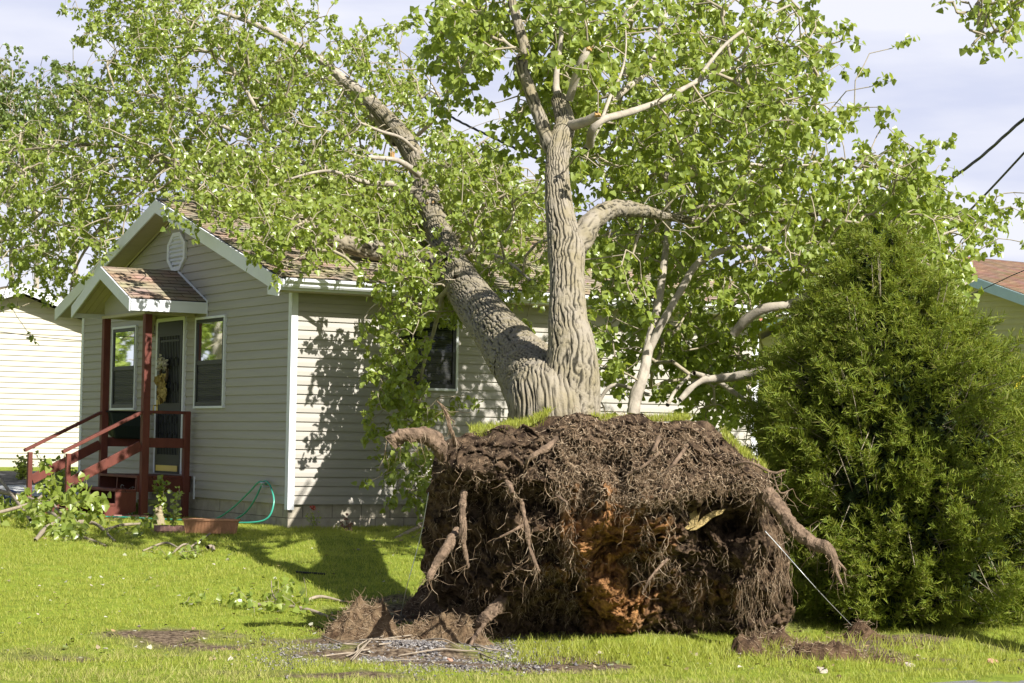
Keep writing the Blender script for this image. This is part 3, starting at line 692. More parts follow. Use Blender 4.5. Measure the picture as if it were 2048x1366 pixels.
for y in (PA, (PA + PB) / 2, PB):
    mb = MB(); y_ = y - .02
    mb.prism([(-.80, y_, DK - .04), (-.80, y_, .10), (-1.45, y_, -.08), (-1.62, y_, -.08), (-1.62, y_, .0), (-1.34, y_, .165), (-1.09, y_, .168), (-1.09, y_, .357), (-.81, y_, .358)], (0, .035, 0)); mb.build('stringer', M_red, deck)
# hanging planter on the rail
hp = empty('rail_planter', HO + HU * -.45 + HV * 4.73 + np.array([0, 0, 1.47]), AZ, 'dark saddle planter hanging over the red porch rail by the far window', 'planter')
mb = MB(); mb.prism([(-.24, -.16, -.02), (-.24, -.04, -.02), (-.24, .02, -.02), (-.24, .15, -.02), (-.20, .13, -.32), (-.12, .03, -.40), (-.12, -.09, -.40), (-.20, -.16, -.22)], (.44, 0, 0)); mb.build('planter_body', mat('planter_green', (.02, .03, .025), .5), hp, bevel=.02)
mb = MB(); mb.box((-.26, -.18, -.03), (.22, .17, -.005)); mb.build('planter_rim', M_black, hp, bevel=.006)

# neighbours --------------------------------------------
def simple_house(name, label, org, az, cw, lw, ez, pt, wallm, trimm, shm, oh=.35, z0=0, course=SID_H, gable='x'):
    h_ = empty(name, org, az, label, 'house'); ry = cw / 2; f_ = lambda y: ez + pt * (min(y, cw - y) + oh); wt = ez - .15
    mbq = MB(); siding(mbq, (0, 0, 0), (1, 0, 0), (0, -1, 0), 0, lw, z0, wt, h=course); mbq.build('side_wall', wallm, h_)
    mbq = MB(); siding(mbq, (0, 0, 0), (0, 1, 0), (-1, 0, 0), 0, cw, z0, f_(ry) - .15, h=course, rng_fn=lambda z: (0, cw) if z < wt else ((z - wt) / pt, cw - (z - wt) / pt)); mbq.build('gable_wall', wallm, h_)
    mbq = MB(); mbq.box((.01, .01, -.5), (lw, cw - .01, wt)); mbq.prism([(.012, 0.1, wt), (.012, cw - .1, wt), (.012, ry, f_(ry) - .2)], (lw - .1, 0, 0)); mbq.build('wall_core', wallm, h_)
    for s_ in (0, 1): rf = shingle_roof('roof', -oh, lw + oh, -oh if not s_ else cw + oh, ry, ez, f_(ry), shm, h_)
    mbq = MB()
    for s_ in (0, 1):
        ye = -oh if not s_ else cw + oh; mbq.prism([(-oh, ye, ez - .001), (-oh, ry, f_(ry) - .001), (-oh, ry, f_(ry) - .1), (-oh, ye, ez - .1)], (lw + 2 * oh, 0, 0))
    mbq.build('roof_deck', M_soffit, rf)
    mbq = rake(-oh - .025, .023, .20, -oh, cw + oh, f_, trimm, 'x', None); mbq.build('rake_board', trimm, h_)
    mbq = MB(); mbq.box((-oh, -oh - .02, ez - .19), (lw + oh, -oh, ez - .02)); mbq.build('fascia', trimm, h_); mbq = MB(); mbq.box((-oh, cw + oh, ez - .19), (lw + oh, cw + oh + .02, ez - .02)); mbq.build('fascia', trimm, h_)
    return h_
# left neighbour: the gable end faces the camera (its -x axis is our -y)
NY = 45.0; apx = P(47, 566, NY); NW = 8.2
naz = AZ + math.pi / 2; nU = np.array([math.cos(naz), math.sin(naz), 0]); nV = np.array([-math.sin(naz), math.cos(naz), 0])
norg = apx - nV * NW / 2 + nU * .35; gzn = float(gz(0., 46.))
nh = simple_house('neighbour_house', 'cream sided house with white gable boards beyond the driveway', (norg[0], norg[1], 0), naz, NW, 9.0, apx[2] - (NW / 2 + .35) * .333, .333, M_cream, M_white, M_shingle, z0=gzn + .15, course=.115)
# right neighbour
az2 = R(38); U2 = np.array([math.cos(az2), math.sin(az2), 0]); V2 = np.array([-math.sin(az2), math.cos(az2), 0])
ap2 = P(1800, 500, 42.0); cw2 = 9.6; o2 = ap2 - V2 * cw2 / 2 + U2 * .35
simple_house('red_roofed_house', 'pale yellow house with red shingle roof behind the juniper', (o2[0], o2[1], 0), az2, cw2, 12.0, ap2[2] - (cw2 / 2 + .35) * .33, .33, mat('yellow_siding', (.50, .47, .25), .7, vary=.06, vscale=3), M_bluewhite, M_shingle2, z0=.3)
az3 = R(-35); V3 = np.array([-math.sin(az3), math.cos(az3), 0]); U3 = np.array([math.cos(az3), math.sin(az3), 0])
ap3 = P(1610, 640, 56.0); o3 = ap3 + V3 * 3.2 - U3 * 7.0
gar = empty('garage', (ap3[0], ap3[1], 0), R(125), 'small red roofed garage glimpsed between the corner board and the juniper', 'garage')
mb = MB(); Hh = ap3[2]; mb.prism([(-3, 0, .3), (3, 0, .3), (3, 0, Hh - 1.5), (0, 0, Hh - .15), (-3, 0, Hh - 1.5)], (0, 7, 0)); mb.build('wall', mat('grey_green_siding', (.30, .34, .30), .8), gar)
mb = MB()
for s_ in (-1, 1): mb.prism([(s_ * 3.4, -.4, Hh - 1.7), (0, -.4, Hh), (0, -.4, Hh - .10), (s_ * 3.4, -.4, Hh - 1.8)], (0, 7.8, 0))
mb.build('roof', mat('garage_roof', (.34, .15, .09), .9, vary=.2, vscale=12), gar)
mb = MB()
for s_ in (-1, 1): mb.prism([(s_ * 3.42, -.43, Hh - 1.72), (0, -.43, Hh - .01), (0, -.43, Hh - .23), (s_ * 3.42, -.43, Hh - 1.94)], (0, .028, 0))
mb.build('rake_board', M_bluewhite, gar)

# ------------------------------------------------------------------ FALLEN TREE
TB = P(1180, 1285, 16.95); TB[2] = float(gz(TB[0], TB[1]))
tree = empty('fallen_tree', TB, 0, 'uprooted cottonwood with forked trunk leaning over the house, its root plate torn from the lawn', 'tree')
def row(px, py, Y, wpx): q = P(px, py, Y); return [q[0], q[1], q[2], wpx / 2 * Y / F]
BASE = [row(1112, 960, 17.55, 240), row(1110, 880, 17.55, 192), row(1107, 830, 17.62, 150), row(1104, 780, 17.72, 90), row(1102, 750, 17.78, 20)]
LEFT = [row(1098, 880, 17.5, 180), row(1090, 800, 17.5, 150), row(1050, 735, 18.8, 120), row(988, 655, 22.4, 92), row(940, 590, 25.5, 78), row(905, 530, 27.5, 64), row(878, 465, 29.4, 54), row(856, 400, 31, 47), row(838, 335, 32.2, 42), row(800, 268, 33.2, 38), row(745, 208, 34, 29)]
RIGHT = [row(1125, 860, 17.45, 150), row(1142, 760, 17.45, 112), row(1143, 690, 17.5, 92), row(1136, 640, 17.6, 78), row(1134, 560, 17.8, 68), row(1132, 500, 18, 74), row(1122, 445, 18.2, 60), row(1116, 390, 18.4, 52), row(1114, 330, 18.7, 46), row(1120, 285, 18.9, 46), row(1130, 245, 19.1, 40), row(1118, 198, 19.3, 33)]
tk = NPM()
for i, (rw, sd_, stp, st_) in enumerate(((BASE, 320, .010, .20), (LEFT[:3], 280, .010, .22), (LEFT[2:7], 250, .014, .045), (LEFT[6:], 90, .03, .06), (RIGHT, 230, .011, .10))):
    V, Fq, A = bark_tube(rw, step=stp, sides=sd_, amp=.018, kx=35, seed=40 + i * 7, lump=.05, st=st_); tk.add(V, Fq, A)
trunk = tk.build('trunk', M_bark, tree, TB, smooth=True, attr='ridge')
limb_rows = []
def limb(rows, mt=M_smooth, amp=.006, step=.035, sides=20, name='limb', cap=True, par=None):
    V, Fq, A = bark_tube(rows, step=step, sides=sides, amp=amp, kx=24, seed=random.randint(0, 999), lump=.12, knob=.10)
    o = NPM().add(V, Fq, A).build(name, mt, par or tree, TB, smooth=True, attr='ridge'); limb_rows.append(np.array(rows)); return o
limb_rows.append(np.array(LEFT[3:])); limb_rows.append(np.array(RIGHT[4:]))
def roofY(px, py, off=.25):
    """distance at which the sight line at px,py passes off metres above the front roof slope"""
    d = ray(px, py); best = 26.
    for Y in np.linspace(25.5, 36, 400):
        q = np.array([d[0] * Y, Y, d[2] * Y + CAMZ]); v = np.dot(q - HO, HV)
        if v > RY: break
        if q[2] < EZ + PT * (v + OH) + off: best = Y; break
        best = Y
    return best
LM = {}
LM['left_top'] = [row(800, 268, 33.2, 34), row(745, 208, 34, 28), row(690, 162, 34.6, 22), row(640, 120, 35, 18), row(570, 80, 35.5, 14), row(510, 48, 35.8, 11), row(445, 25, 36, 8), row(370, 5, 36, 6), row(300, -5, 36, 4)]
LM['left_twin'] = [row(800, 285, 33.6, 30), row(760, 240, 34.4, 26), row(715, 200, 35.2, 22), row(670, 165, 36, 18), row(620, 150, 36.6, 12), row(540, 160, 37, 8)]
LM['l1'] = [row(535, 262, 33.4, 9), row(500, 195, 33.6, 9), row(458, 126, 33.8, 8), row(422, 70, 34, 6), row(400, 20, 34, 4)]
LM['l1b'] = [row(458, 126, 33.8, 7), row(400, 98, 34, 5), row(345, 95, 34, 4), row(300, 110, 34.2, 3)]
LM['roof_limb'] = [row(900, 540, 26.9, 50), row(845, 522, roofY(845, 522, .16), 40), row(775, 505, roofY(775, 505, .16), 36), row(700, 490, roofY(700, 490, .2), 32), row(620, 462, roofY(620, 462, .25), 30), row(560, 448, 31, 24), row(480, 430, 31.2, 16), row(400, 400, 31.6, 10)]
LM['roof_limb2'] = [row(862, 412, 30.6, 40), row(820, 388, 31, 34), row(775, 376, 31.4, 28), row(720, 370, 32, 22), row(650, 350, 32.6, 18), row(560, 330, 33, 14), row(450, 330, 33.4, 11), row(330, 330, 33.8, 15), row(285, 300, 34, 10), row(200, 290, 34, 7), row(130, 292, 34, 6), row(20, 302, 34, 4)]
LM['pale1'] = [row(788, 368, 30.2, 12), row(740, 366, 29.8, 11), row(710, 358, 29.6, 10), row(685, 348, 29.5, 8), row(650, 342, 29.5, 6), row(600, 352, 29.4, 5), row(545, 372, 29.2, 4), row(508, 396, 29, 3)]
LM['dead'] = [row(838, 350, 31.4, 15), row(815, 332, 31, 13), row(790, 320, 30.8, 11), row(735, 314, 30.5, 8)]
LM['dead2'] = [row(830, 300, 32.4, 9), row(800, 275, 32, 8), row(760, 262, 31.8, 7), row(720, 245, 31.6, 5)]
LM['rb'] = [row(836, 270, 32.8, 9), row(868, 238, 32.4, 8), row(880, 205, 32.2, 5), row(868, 175, 32, 4)]
LM['rb2'] = [row(850, 295, 32.6, 12), row(880, 270, 32.6, 9), row(896, 235, 32.6, 5)]
LM['rb3'] = [row(850, 330, 32, 9), row(900, 325, 31.5, 8), row(950, 295, 31, 6), row(990, 265, 31, 4)]
LM['up_left'] = [row(1104, 300, 18.9, 30), row(1096, 282, 18.9, 29), row(1085, 250, 19, 26), row(1068, 205, 19.2, 24), row(1054, 165, 19.4, 23), row(1043, 128, 19.5, 24), row(1049, 98, 19.6, 21), row(1040, 62, 19.8, 19), row(1030, 25, 20, 18), row(1017, -20, 20.2, 17)]
LM['ul_b'] = [row(1044, 104, 19.6, 8), row(1015, 88, 19.6, 8), row(985, 55, 19.8, 7), row(960, 42, 19.9, 6), row(935, 15, 20, 5), row(915, -5, 20, 4)]
LM['mid_up'] = [row(1118, 205, 19.3, 20), row(1112, 170, 19.4, 15), row(1116, 120, 19.5, 12), row(1122, 70, 19.6, 10), row(1120, 0, 19.8, 8)]
LM['stub'] = [row(1138, 200, 19.2, 14), row(1150, 160, 19.1, 15), row(1165, 120, 19, 16), row(1176, 98, 19, 13)]
LM['stub2'] = [row(1140, 252, 19.0, 24), row(1170, 244, 18.8, 20), row(1196, 230, 18.7, 18)]
LM['r1'] = [row(1180, 290, 19.4, 16), row(1184, 262, 19.2, 15), row(1204, 240, 19.2, 14), row(1260, 224, 19.6, 13), row(1325, 200, 20, 11), row(1390, 165, 20.5, 9), row(1450, 140, 21, 6), row(1520, 130, 21.5, 4)]
LM['r1b'] = [row(1203, 240, 19.3, 7), row(1220, 195, 19.5, 7), row(1243, 145, 19.7, 6), row(1252, 95, 19.8, 4), row(1250, 40, 20, 3)]
LM['r2'] = [row(1170, 300, 19.6, 14), row(1230, 200, 20.4, 12), row(1290, 145, 21, 12), row(1316, 95, 21.3, 11), row(1322, 50, 21.5, 9), row(1345, -10, 22, 7)]
LM['r3'] = [row(1128, 510, 18.0, 60), row(1160, 478, 18.1, 54), row(1188, 440, 18.3, 44), row(1225, 418, 18.8, 38), row(1275, 420, 19.6, 28), row(1330, 432, 20.4, 18), row(1400, 442, 21, 15), row(1470, 443, 21.6, 14), row(1530, 440, 22, 11), row(1600, 432, 22.5, 9), row(1680, 425, 23, 6), row(1770, 420, 23.4, 4)]
LM['v1'] = [row(1266, 830, 20.5, 26), row(1272, 790, 20.55, 25), row(1288, 745, 20.6, 20), row(1298, 690, 20.8, 17), row(1318, 600, 21, 15), row(1330, 510, 21.2, 14), row(1337, 430, 21.4, 12), row(1333, 350, 21.6, 9), row(1350, 320, 21.7, 8), row(1382, 285, 21.8, 7), row(1394, 240, 22, 6), row(1390, 190, 22, 4)]
LM['v1b'] = [row(1337, 437, 21.4, 9), row(1385, 418, 21.3, 9), row(1428, 398, 21.3, 8), row(1440, 360, 21.4, 7), row(1470, 328, 21.5, 6), row(1540, 332, 21.8, 5), row(1620, 330, 22, 4)]
LM['v2'] = [row(1298, 700, 20.8, 16), row(1325, 645, 20.8, 15), row(1362, 580, 20.9, 14), row(1395, 528, 21, 14), row(1445, 502, 21.2, 13), row(1510, 496, 21.5, 12), row(1570, 506, 21.8, 9), row(1640, 495, 22, 7), row(1720, 470, 22.4, 5)]
LM['c1'] = [row(1468, 668, 20.8, 20), row(1492, 640, 20.7, 23), row(1530, 617, 20.6, 21), row(1580, 608, 20.6, 17), row(1630, 580, 20.8, 12), row(1680, 545, 22, 8), row(1780, 500, 23, 6), row(1880, 470, 24, 5), row(1960, 445, 24.5, 4)]
LM['c2'] = [row(1360, 800, 20.7, 12), row(1395, 765, 20.8, 16), row(1440, 757, 20.8, 18), row(1500, 748, 20.7, 19), row(1550, 732, 20.6, 18), row(1600, 715, 20.6, 15), row(1700, 660, 22, 10), row(1850, 600, 23, 7), row(1950, 560, 24, 4)]
LM['c3'] = [row(1388, 746, 20.6, 9), row(1430, 760, 21.1, 10), row(1475, 790, 20.9, 9), row(1515, 820, 20.8, 6)]
LM['c4'] = [row(1300, 790, 21, 7), row(1230, 770, 21, 8), row(1200, 800, 21, 8), row(1190, 830, 21, 9)]
LM['c5'] = [row(1335, 810, 21, 8), row(1352, 780, 21.2, 6), row(1380, 750, 21.4, 5)]
LM['hang'] = [row(915, 560, 25.6, 20), row(885, 590, 26.2, 12), row(850, 610, 26.5, 8), row(800, 600, 26.5, 5), row(750, 610, 26.5, 4), row(720, 650, 26.5, 3)]
LM['hang2'] = [row(885, 590, 26.2, 9), row(868, 660, 26.4, 7), row(845, 740, 26.5, 6), row(838, 820, 26.5, 5), row(820, 900, 26.5, 4), row(812, 980, 26.5, 3)]
LM['hang3'] = [row(850, 612, 26.4, 6), row(800, 660, 26.5, 5), row(770, 730, 26.5, 4), row(760, 800, 26.5, 3)]
LM['left_low'] = [row(330, 330, 33.8, 10), row(250, 400, 34.5, 9), row(190, 470, 34.8, 7), row(150, 540, 35, 5), row(138, 600, 35, 3)]
LM['left_low2'] = [row(285, 300, 34, 9), row(180, 360, 35, 8), row(90, 420, 35.5, 6), row(20, 480, 36, 5)]
LM['left_mid'] = [row(650, 350, 32.6, 10), row(560, 300, 33.5, 9), row(440, 250, 34, 8), row(330, 200, 34.5, 7), row(230, 180, 35, 4)]
LM['mid_low'] = [row(878, 465, 29.4, 14), row(930, 430, 29.0, 12), row(990, 400, 28.6, 9), row(1050, 380, 28.2, 6)]
LM['mid_low2'] = [row(900, 520, 27.6, 14), row(950, 500, 27.2, 10), row(1010, 520, 26.8, 7), row(1060, 560, 26.5, 5)]
LM['rtop'] = [row(1390, 165, 20.5, 8), row(1450, 90, 21, 7), row(1520, 40, 21.4, 5), row(1580, 10, 21.6, 4)]
LM['rtop2'] = [row(1333, 350, 21.6, 7), row(1420, 270, 22, 7), row(1520, 220, 22.4, 6), row(1600, 200, 22.6, 5), row(1660, 240, 22.8, 3)]
for k, rws in LM.items():
    thick = rws[0][3] > .06
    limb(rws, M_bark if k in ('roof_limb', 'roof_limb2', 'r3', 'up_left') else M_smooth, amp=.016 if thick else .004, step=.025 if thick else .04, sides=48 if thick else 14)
# torn ends
for (px, py, Y, wd, hh) in ((786, 314, 30.8, 8, 34), (860, 408, 30.2, 16, 16), (1178, 96, 18.98, 10, 12), (1197, 229, 18.66, 14, 8)):
    q = P(px, py, Y); mb = MB()
    for k in range(9):
        a = random.uniform(-.5, .5) * wd * Y / F; l = hh * Y / F * random.uniform(.5, 1.); mb.tube([(q[0] + a * .6, q[1] + random.uniform(-.02, .02), q[2] - l * .5), (q[0] + a + random.uniform(-.02, .02), q[1], q[2] + l * .5)], [.020, .002], 5)
    mb.build('torn_wood', M_wood, tree, TB)

# crown -------------------------------------------------------
CROWN = []   # (polygon, number of clumps, near depth, far depth)
A_main = [(285, -40), (285, 60), (300, 125), (325, 142), (350, 118), (395, 140), (372, 160), (300, 170), (235, 150), (190, 165), (205, 235), (165, 268), (120, 292), (60, 270), (0, 285), (-60, 300), (-60, 540), (0, 525), (30, 535), (75, 515), (105, 555), (122, 615), (148, 605), (168, 545), (215, 480), (262, 430), (320, 392), (380, 420), (400, 470), (460, 468), (500, 492), (560, 515), (640, 535), (690, 548), (740, 560), (850, 575), (980, 590), (1000, 560), (1085, 590), (1092, 440), (1085, 400), (1050, 370), (1030, 335), (990, 300), (935, 285), (880, 300), (865, 235), (935, 232), (950, 200), (930, 175), (875, 165), (840, 165), (855, 115), (830, 105), (760, 105), (740, 60), (690, 62), (640, 20), (600, -10), (590, -40)]
CROWN.append((A_main, 560, 31.5, 37))
CROWN.append(([(365, 400), (400, 415), (520, 450), (640, 485), (740, 515), (860, 550), (900, 520), (860, 440), (820, 400), (700, 340), (560, 330), (420, 340)], 170, 29.0, 31.0))
CROWN.append(([(150, -10), (200, 35), (240, 58), (212, 88), (208, 130), (222, 128), (240, 92), (275, 95), (300, 40), (285, -20)], 22, 35, 36.5))
CROWN.append(([(340, 430), (395, 430), (400, 470), (375, 505), (345, 500), (335, 460)], 7, 28.2, 28.8))
CROWN.append(([(205, 490), (245, 485), (245, 525), (212, 535)], 3, 31.0, 31.4))
CROWN.append(([(728, 585), (780, 565), (880, 560), (930, 590), (890, 630), (855, 680), (850, 780), (835, 830), (800, 850), (760, 870), (750, 840), (770, 800), (735, 790), (735, 765), (755, 740), (735, 700), (745, 640), (725, 615)], 38, 26.0, 26.7))
CROWN.append(([(785, 830), (865, 820), (855, 870), (855, 950), (850, 1000), (825, 1025), (800, 1010), (805, 960), (785, 960), (780, 900), (760, 880)], 14, 26.2, 26.7))
CROWN.append(([(900, 260), (960, 270), (1000, 310), (1060, 380), (1092, 430), (1090, 590), (1060, 620), (1000, 570), (960, 560), (900, 520), (880, 450), (870, 380), (880, 300)], 110, 26.5, 32))
CROWN.append(([(845, 510), (880, 500), (925, 520), (940, 560), (900, 580), (860, 560)], 7, 26.2, 26.9))
B_up = [(885, -30), (900, 30), (930, 75), (905, 110), (885, 150), (890, 180), (960, 160), (1000, 130), (1040, 150), (1060, 120), (1180, 80), (1190, 20), (1170, -30)]
CROWN.append((B_up, 62, 18.6, 21.5))
CROWN.append(([(985, 160), (1060, 150), (1075, 240), (1100, 290), (1080, 300), (1040, 270), (1030, 215), (985, 190)], 10, 19.5, 21.5))
CROWN.append(([(1120, 60), (1180, 80), (1190, 20), (1140, 0)], 8, 19, 21))
CROWN.append(([(1110, 100), (1165, 150), (1200, 160), (1180, 220), (1130, 200)], 14, 18.8, 20.5))
B_main = [(1210, -30), (1195, 60), (1245, 75), (1270, 110), (1265, 160), (1215, 135), (1175, 150), (1190, 200), (1170, 300), (1150, 330), (1160, 420), (1220, 470), (1180, 520), (1190, 530), (1300, 550), (1400, 570), (1500, 650), (1600, 700), (1750, 640), (1900, 650), (1950, 655), (1950, 610), (1955, 560), (1930, 520), (1890, 480), (1880, 455), (1862, 410), (1826, 376), (1854, 352), (1826, 328), (1792, 307), (1751, 321), (1697, 328), (1717, 307), (1669, 290), (1690, 258), (1655, 212), (1611, 200), (1649, 160), (1707, 140), (1690, 100), (1640, 85), (1600, 65), (1633, 60), (1600, 30), (1618, 10), (1600, -30)]
CROWN.append((B_main, 350, 20.0, 25.5))
CROWN.append(([(1180, 540), (1340, 560), (1480, 620), (1500, 700), (1400, 710), (1330, 740), (1260, 770), (1185, 800), (1190, 700)], 36, 19.8, 23.5))
CROWN.append(([(1330, 680), (1480, 660), (1500, 740), (1440, 740), (1360, 745)], 20, 22.4, 24))
CROWN.append(([(1405, 770), (1490, 765), (1490, 830), (1440, 850), (1410, 820)], 12, 22.4, 23.2))
CROWN.append(([(1960, 432), (1992, 430), (1990, 475), (1960, 470)], 3, 24, 24.6))
CROWN.append(([(1085, 295), (1150, 300), (1155, 350), (1100, 345)], 3, 18.2, 18.5))
CROWN.append(([(1850, 380), (1900, 470), (1950, 540), (1955, 620), (1850, 640), (1700, 500), (1700, 400)], 42, 22.5, 25))
HOLES = [[(891, 219), (950, 239), (1042, 280), (1096, 325), (1059, 362), (1021, 342), (997, 294), (932, 280), (902, 246)], [(949, 137), (997, 130), (1045, 191), (1035, 239), (960, 200)],
         [(870, 180), (905, 150), (930, 170), (900, 200)], [(1215, 70), (1262, 100), (1250, 130), (1200, 120)], [(1340, 120), (1380, 120), (1370, 150)], [(1230, 220), (1300, 230), (1290, 260), (1240, 250)],
         [(1400, 260), (1440, 240), (1460, 270), (1410, 290)], [(1500, 150), (1530, 160), (1510, 190)], [(1180, 160), (1230, 180), (1215, 230), (1190, 210)], [(390, 148), (420, 140), (410, 165)], [(0, 240), (20, 300), (40, 330), (20, 330), (-20, 300)],
         [(500, 160), (545, 170), (520, 200)], [(760, 330), (800, 340), (790, 300)], [(1460, 640), (1560, 655), (1560, 700), (1510, 690)], [(1560, 420), (1600, 440), (1570, 460)], [(1220, 560), (1290, 550), (1280, 600)]]
nodes = []; parent = []; seedn = 0
for lr in limb_rows:
    s = spline(lr, 10)
    for k in range(len(s)): nodes.append(s[k, :3]); parent.append(-1)
NL = len(nodes)
clumps = []
for poly, n, d0, d1 in CROWN:
    p = np.array(poly); got = 0; tries = 0
    while got < n and tries < 40000:
        tries += 1
        x = random.uniform(p[:, 0].min(), p[:, 0].max()); y = random.uniform(p[:, 1].min(), p[:, 1].max())
        if not inpoly(x, y, poly): continue
        if any(inpoly(x, y, h) for h in HOLES): continue
        clumps.append((x, y, random.uniform(d0, d1))); got += 1
ROOFC = [(400, 400), (480, 415), (600, 430), (720, 450), (840, 490), (870, 550), (780, 540), (740, 500), (690, 490), (640, 470), (600, 480), (560, 470), (520, 450), (470, 432), (430, 432), (400, 425)]; got = 0
while got < 48:
    x, y = random.uniform(390, 870), random.uniform(400, 555)
    if inpoly(x, y, ROOFC): clumps.append((x, y, roofY(x, y, random.uniform(.25, .8)))); got += 1
SPR = []; sdv = np.array(sdir)
def legal(q):
    """keep sprigs out of the house"""
    v = np.dot(q - HO, HV); u = np.dot(q - HO, HU)
    if -.5 < u < LW + .4 and -.45 < v < CW + .4:
        if q[2] < EZ + PT * (min(v, CW - v) + OH) + .10: return False
    return q[2] > gz(q[0], q[1]) + .15
def projpx(q):
    c = CM.T @ (q - np.array([0, 0, CAMZ])); return 1024 + F * c[0] / -c[2], 683 - F * c[1] / -c[2]
KEEP = [[(858, 640), (915, 632), (915, 792), (858, 792)], [(888, 215), (950, 232), (1042, 275), (1090, 318), (1059, 358), (1025, 338), (997, 294), (932, 276), (902, 246)], [(952, 140), (995, 135), (1040, 190), (1030, 232), (965, 198)], [(845, 135), (900, 135), (885, 180), (845, 180)],
        [(132, 645), (142, 605), (200, 535), (330, 398), (420, 470), (560, 560), (735, 585), (735, 575), (590, 578), (585, 1000), (370, 1000), (160, 640)]]
VIS = []
def corridor(rws, wd, p0=0, p1=99):
    r_ = np.array(rws[p0:p1]); s_ = spline(r_, 6); pp_ = np.array([projpx(q_[:3]) for q_ in s_]); VIS.append((pp_, s_[:, 1], wd + s_[:, 3] * F / s_[:, 1]))
corridor(LEFT, 20, 1, 11); corridor(RIGHT, 14); corridor(LM['left_top'], 14, 0, 7); corridor(LM['up_left'], 30); corridor(LM['r3'], 10, 0, 8); corridor(LM['v1'], 24, 1, 8); corridor(LM['v2'], 24, 1, 7); corridor(LM['v1b'], 6, 0, 4)
corridor(LM['c1'], 26, 0, 4); corridor(LM['c2'], 26, 0, 6); corridor(LM['r1'], 8, 1, 6); corridor(LM['l1'], 6); corridor(LM['pale1'], 6); corridor(LM['stub'], 8); corridor(LM['stub2'], 8, 1); corridor(LM['mid_up'], 12); corridor(LM['roof_limb'], 8, 2, 4); corridor(LM['dead'], 6); corridor(LM['c3'], 6); corridor(LM['r2'], 5, 2)
for (x, y, Y) in clumps:
    c = P(x, y, Y); m = random.randint(4, 7); sg = .0085 * Y
    for k in range(m):
        q = c + rng.normal(0, 1, 3) * np.array([sg, sg * 1.6, sg])
        if not legal(q): continue
        pp = projpx(q)
        if any(inpoly(pp[0], pp[1], h) for h in KEEP): continue
        tv_ = np.dot(q - HO, HV) / np.dot(sdv, HV); hw_ = q - sdv * tv_ - HO; uw_ = np.dot(hw_, HU)     # where its shadow meets the side wall
        if 0 < hw_[2] < 2.5 and -.35 < uw_ < .32: continue
        if 0 < hw_[2] < 2.5 and uw_ < .95 and q[1] < 25: continue
        if 1330 < pp[0] < 1640 and 575 < pp[1] < 850 and q[1] < 22.3: continue
        if pp[0] > 1925 and pp[1] > 490: continue
        bad = False
        for cp_, cd_, cw_ in VIS:
            dd_ = np.hypot(cp_[:, 0] - pp[0], cp_[:, 1] - pp[1] - 8); j_ = int(np.argmin(dd_ - cw_))
            if dd_[j_] < cw_[j_] and q[1] < cd_[j_] + .25 and random.random() < .9: bad = True; break
        if bad: continue
        SPR.append(q)
SPR = np.array(SPR)
# attach every sprig to the nearest node of the growing skeleton
NMAX = 60000; ND = np.zeros((NMAX, 3)); ND[:NL] = np.array(nodes); PL = np.zeros(NMAX); PAR = -np.ones(NMAX, int); nn = NL
d0 = np.array([np.min(np.sum((ND[:NL] - q) ** 2, 1)) for q in SPR]); order = np.argsort(d0); ends = []
for i in order:
    q = SPR[i]; dv = np.sqrt(np.sum((ND[:nn] - q) ** 2, 1)) + .25 * PL[:nn]; j = int(np.argmin(dv)); a = ND[j]; L = float(np.linalg.norm(q - a))
    m = max(2, int(L / .16)); prev = j; bow = rng.normal(0, .09, 3) * L + np.array([0, 0, .10 * L])
    for k in range(1, m + 1):
        t = k / m; pnt = a + (q - a) * t + bow * math.sin(math.pi * t) + (rng.normal(0, .010, 3) if k < m else 0)
        ND[nn] = pnt; PAR[nn] = prev; PL[nn] = PL[prev] + L / m; prev = nn; nn += 1
    ends.append(prev)
cnt = np.zeros(nn); 
for e in ends: cnt[e] += 1
for k in range(nn - 1, NL - 1, -1): cnt[PAR[k]] += cnt[k]
ii = np.arange(NL, nn); A_ = ND[PAR[ii]]; B_ = ND[ii]
rad = .0022 + .0028 * np.sqrt(cnt[:nn]); rad = np.minimum(rad, .022)
rp_ = np.where(PAR[ii] < NL, rad[ii], rad[PAR[ii]])
br = NPM(); v, f = segs_np(A_, B_, rp_, rad[ii], 5); br.add(v, f)
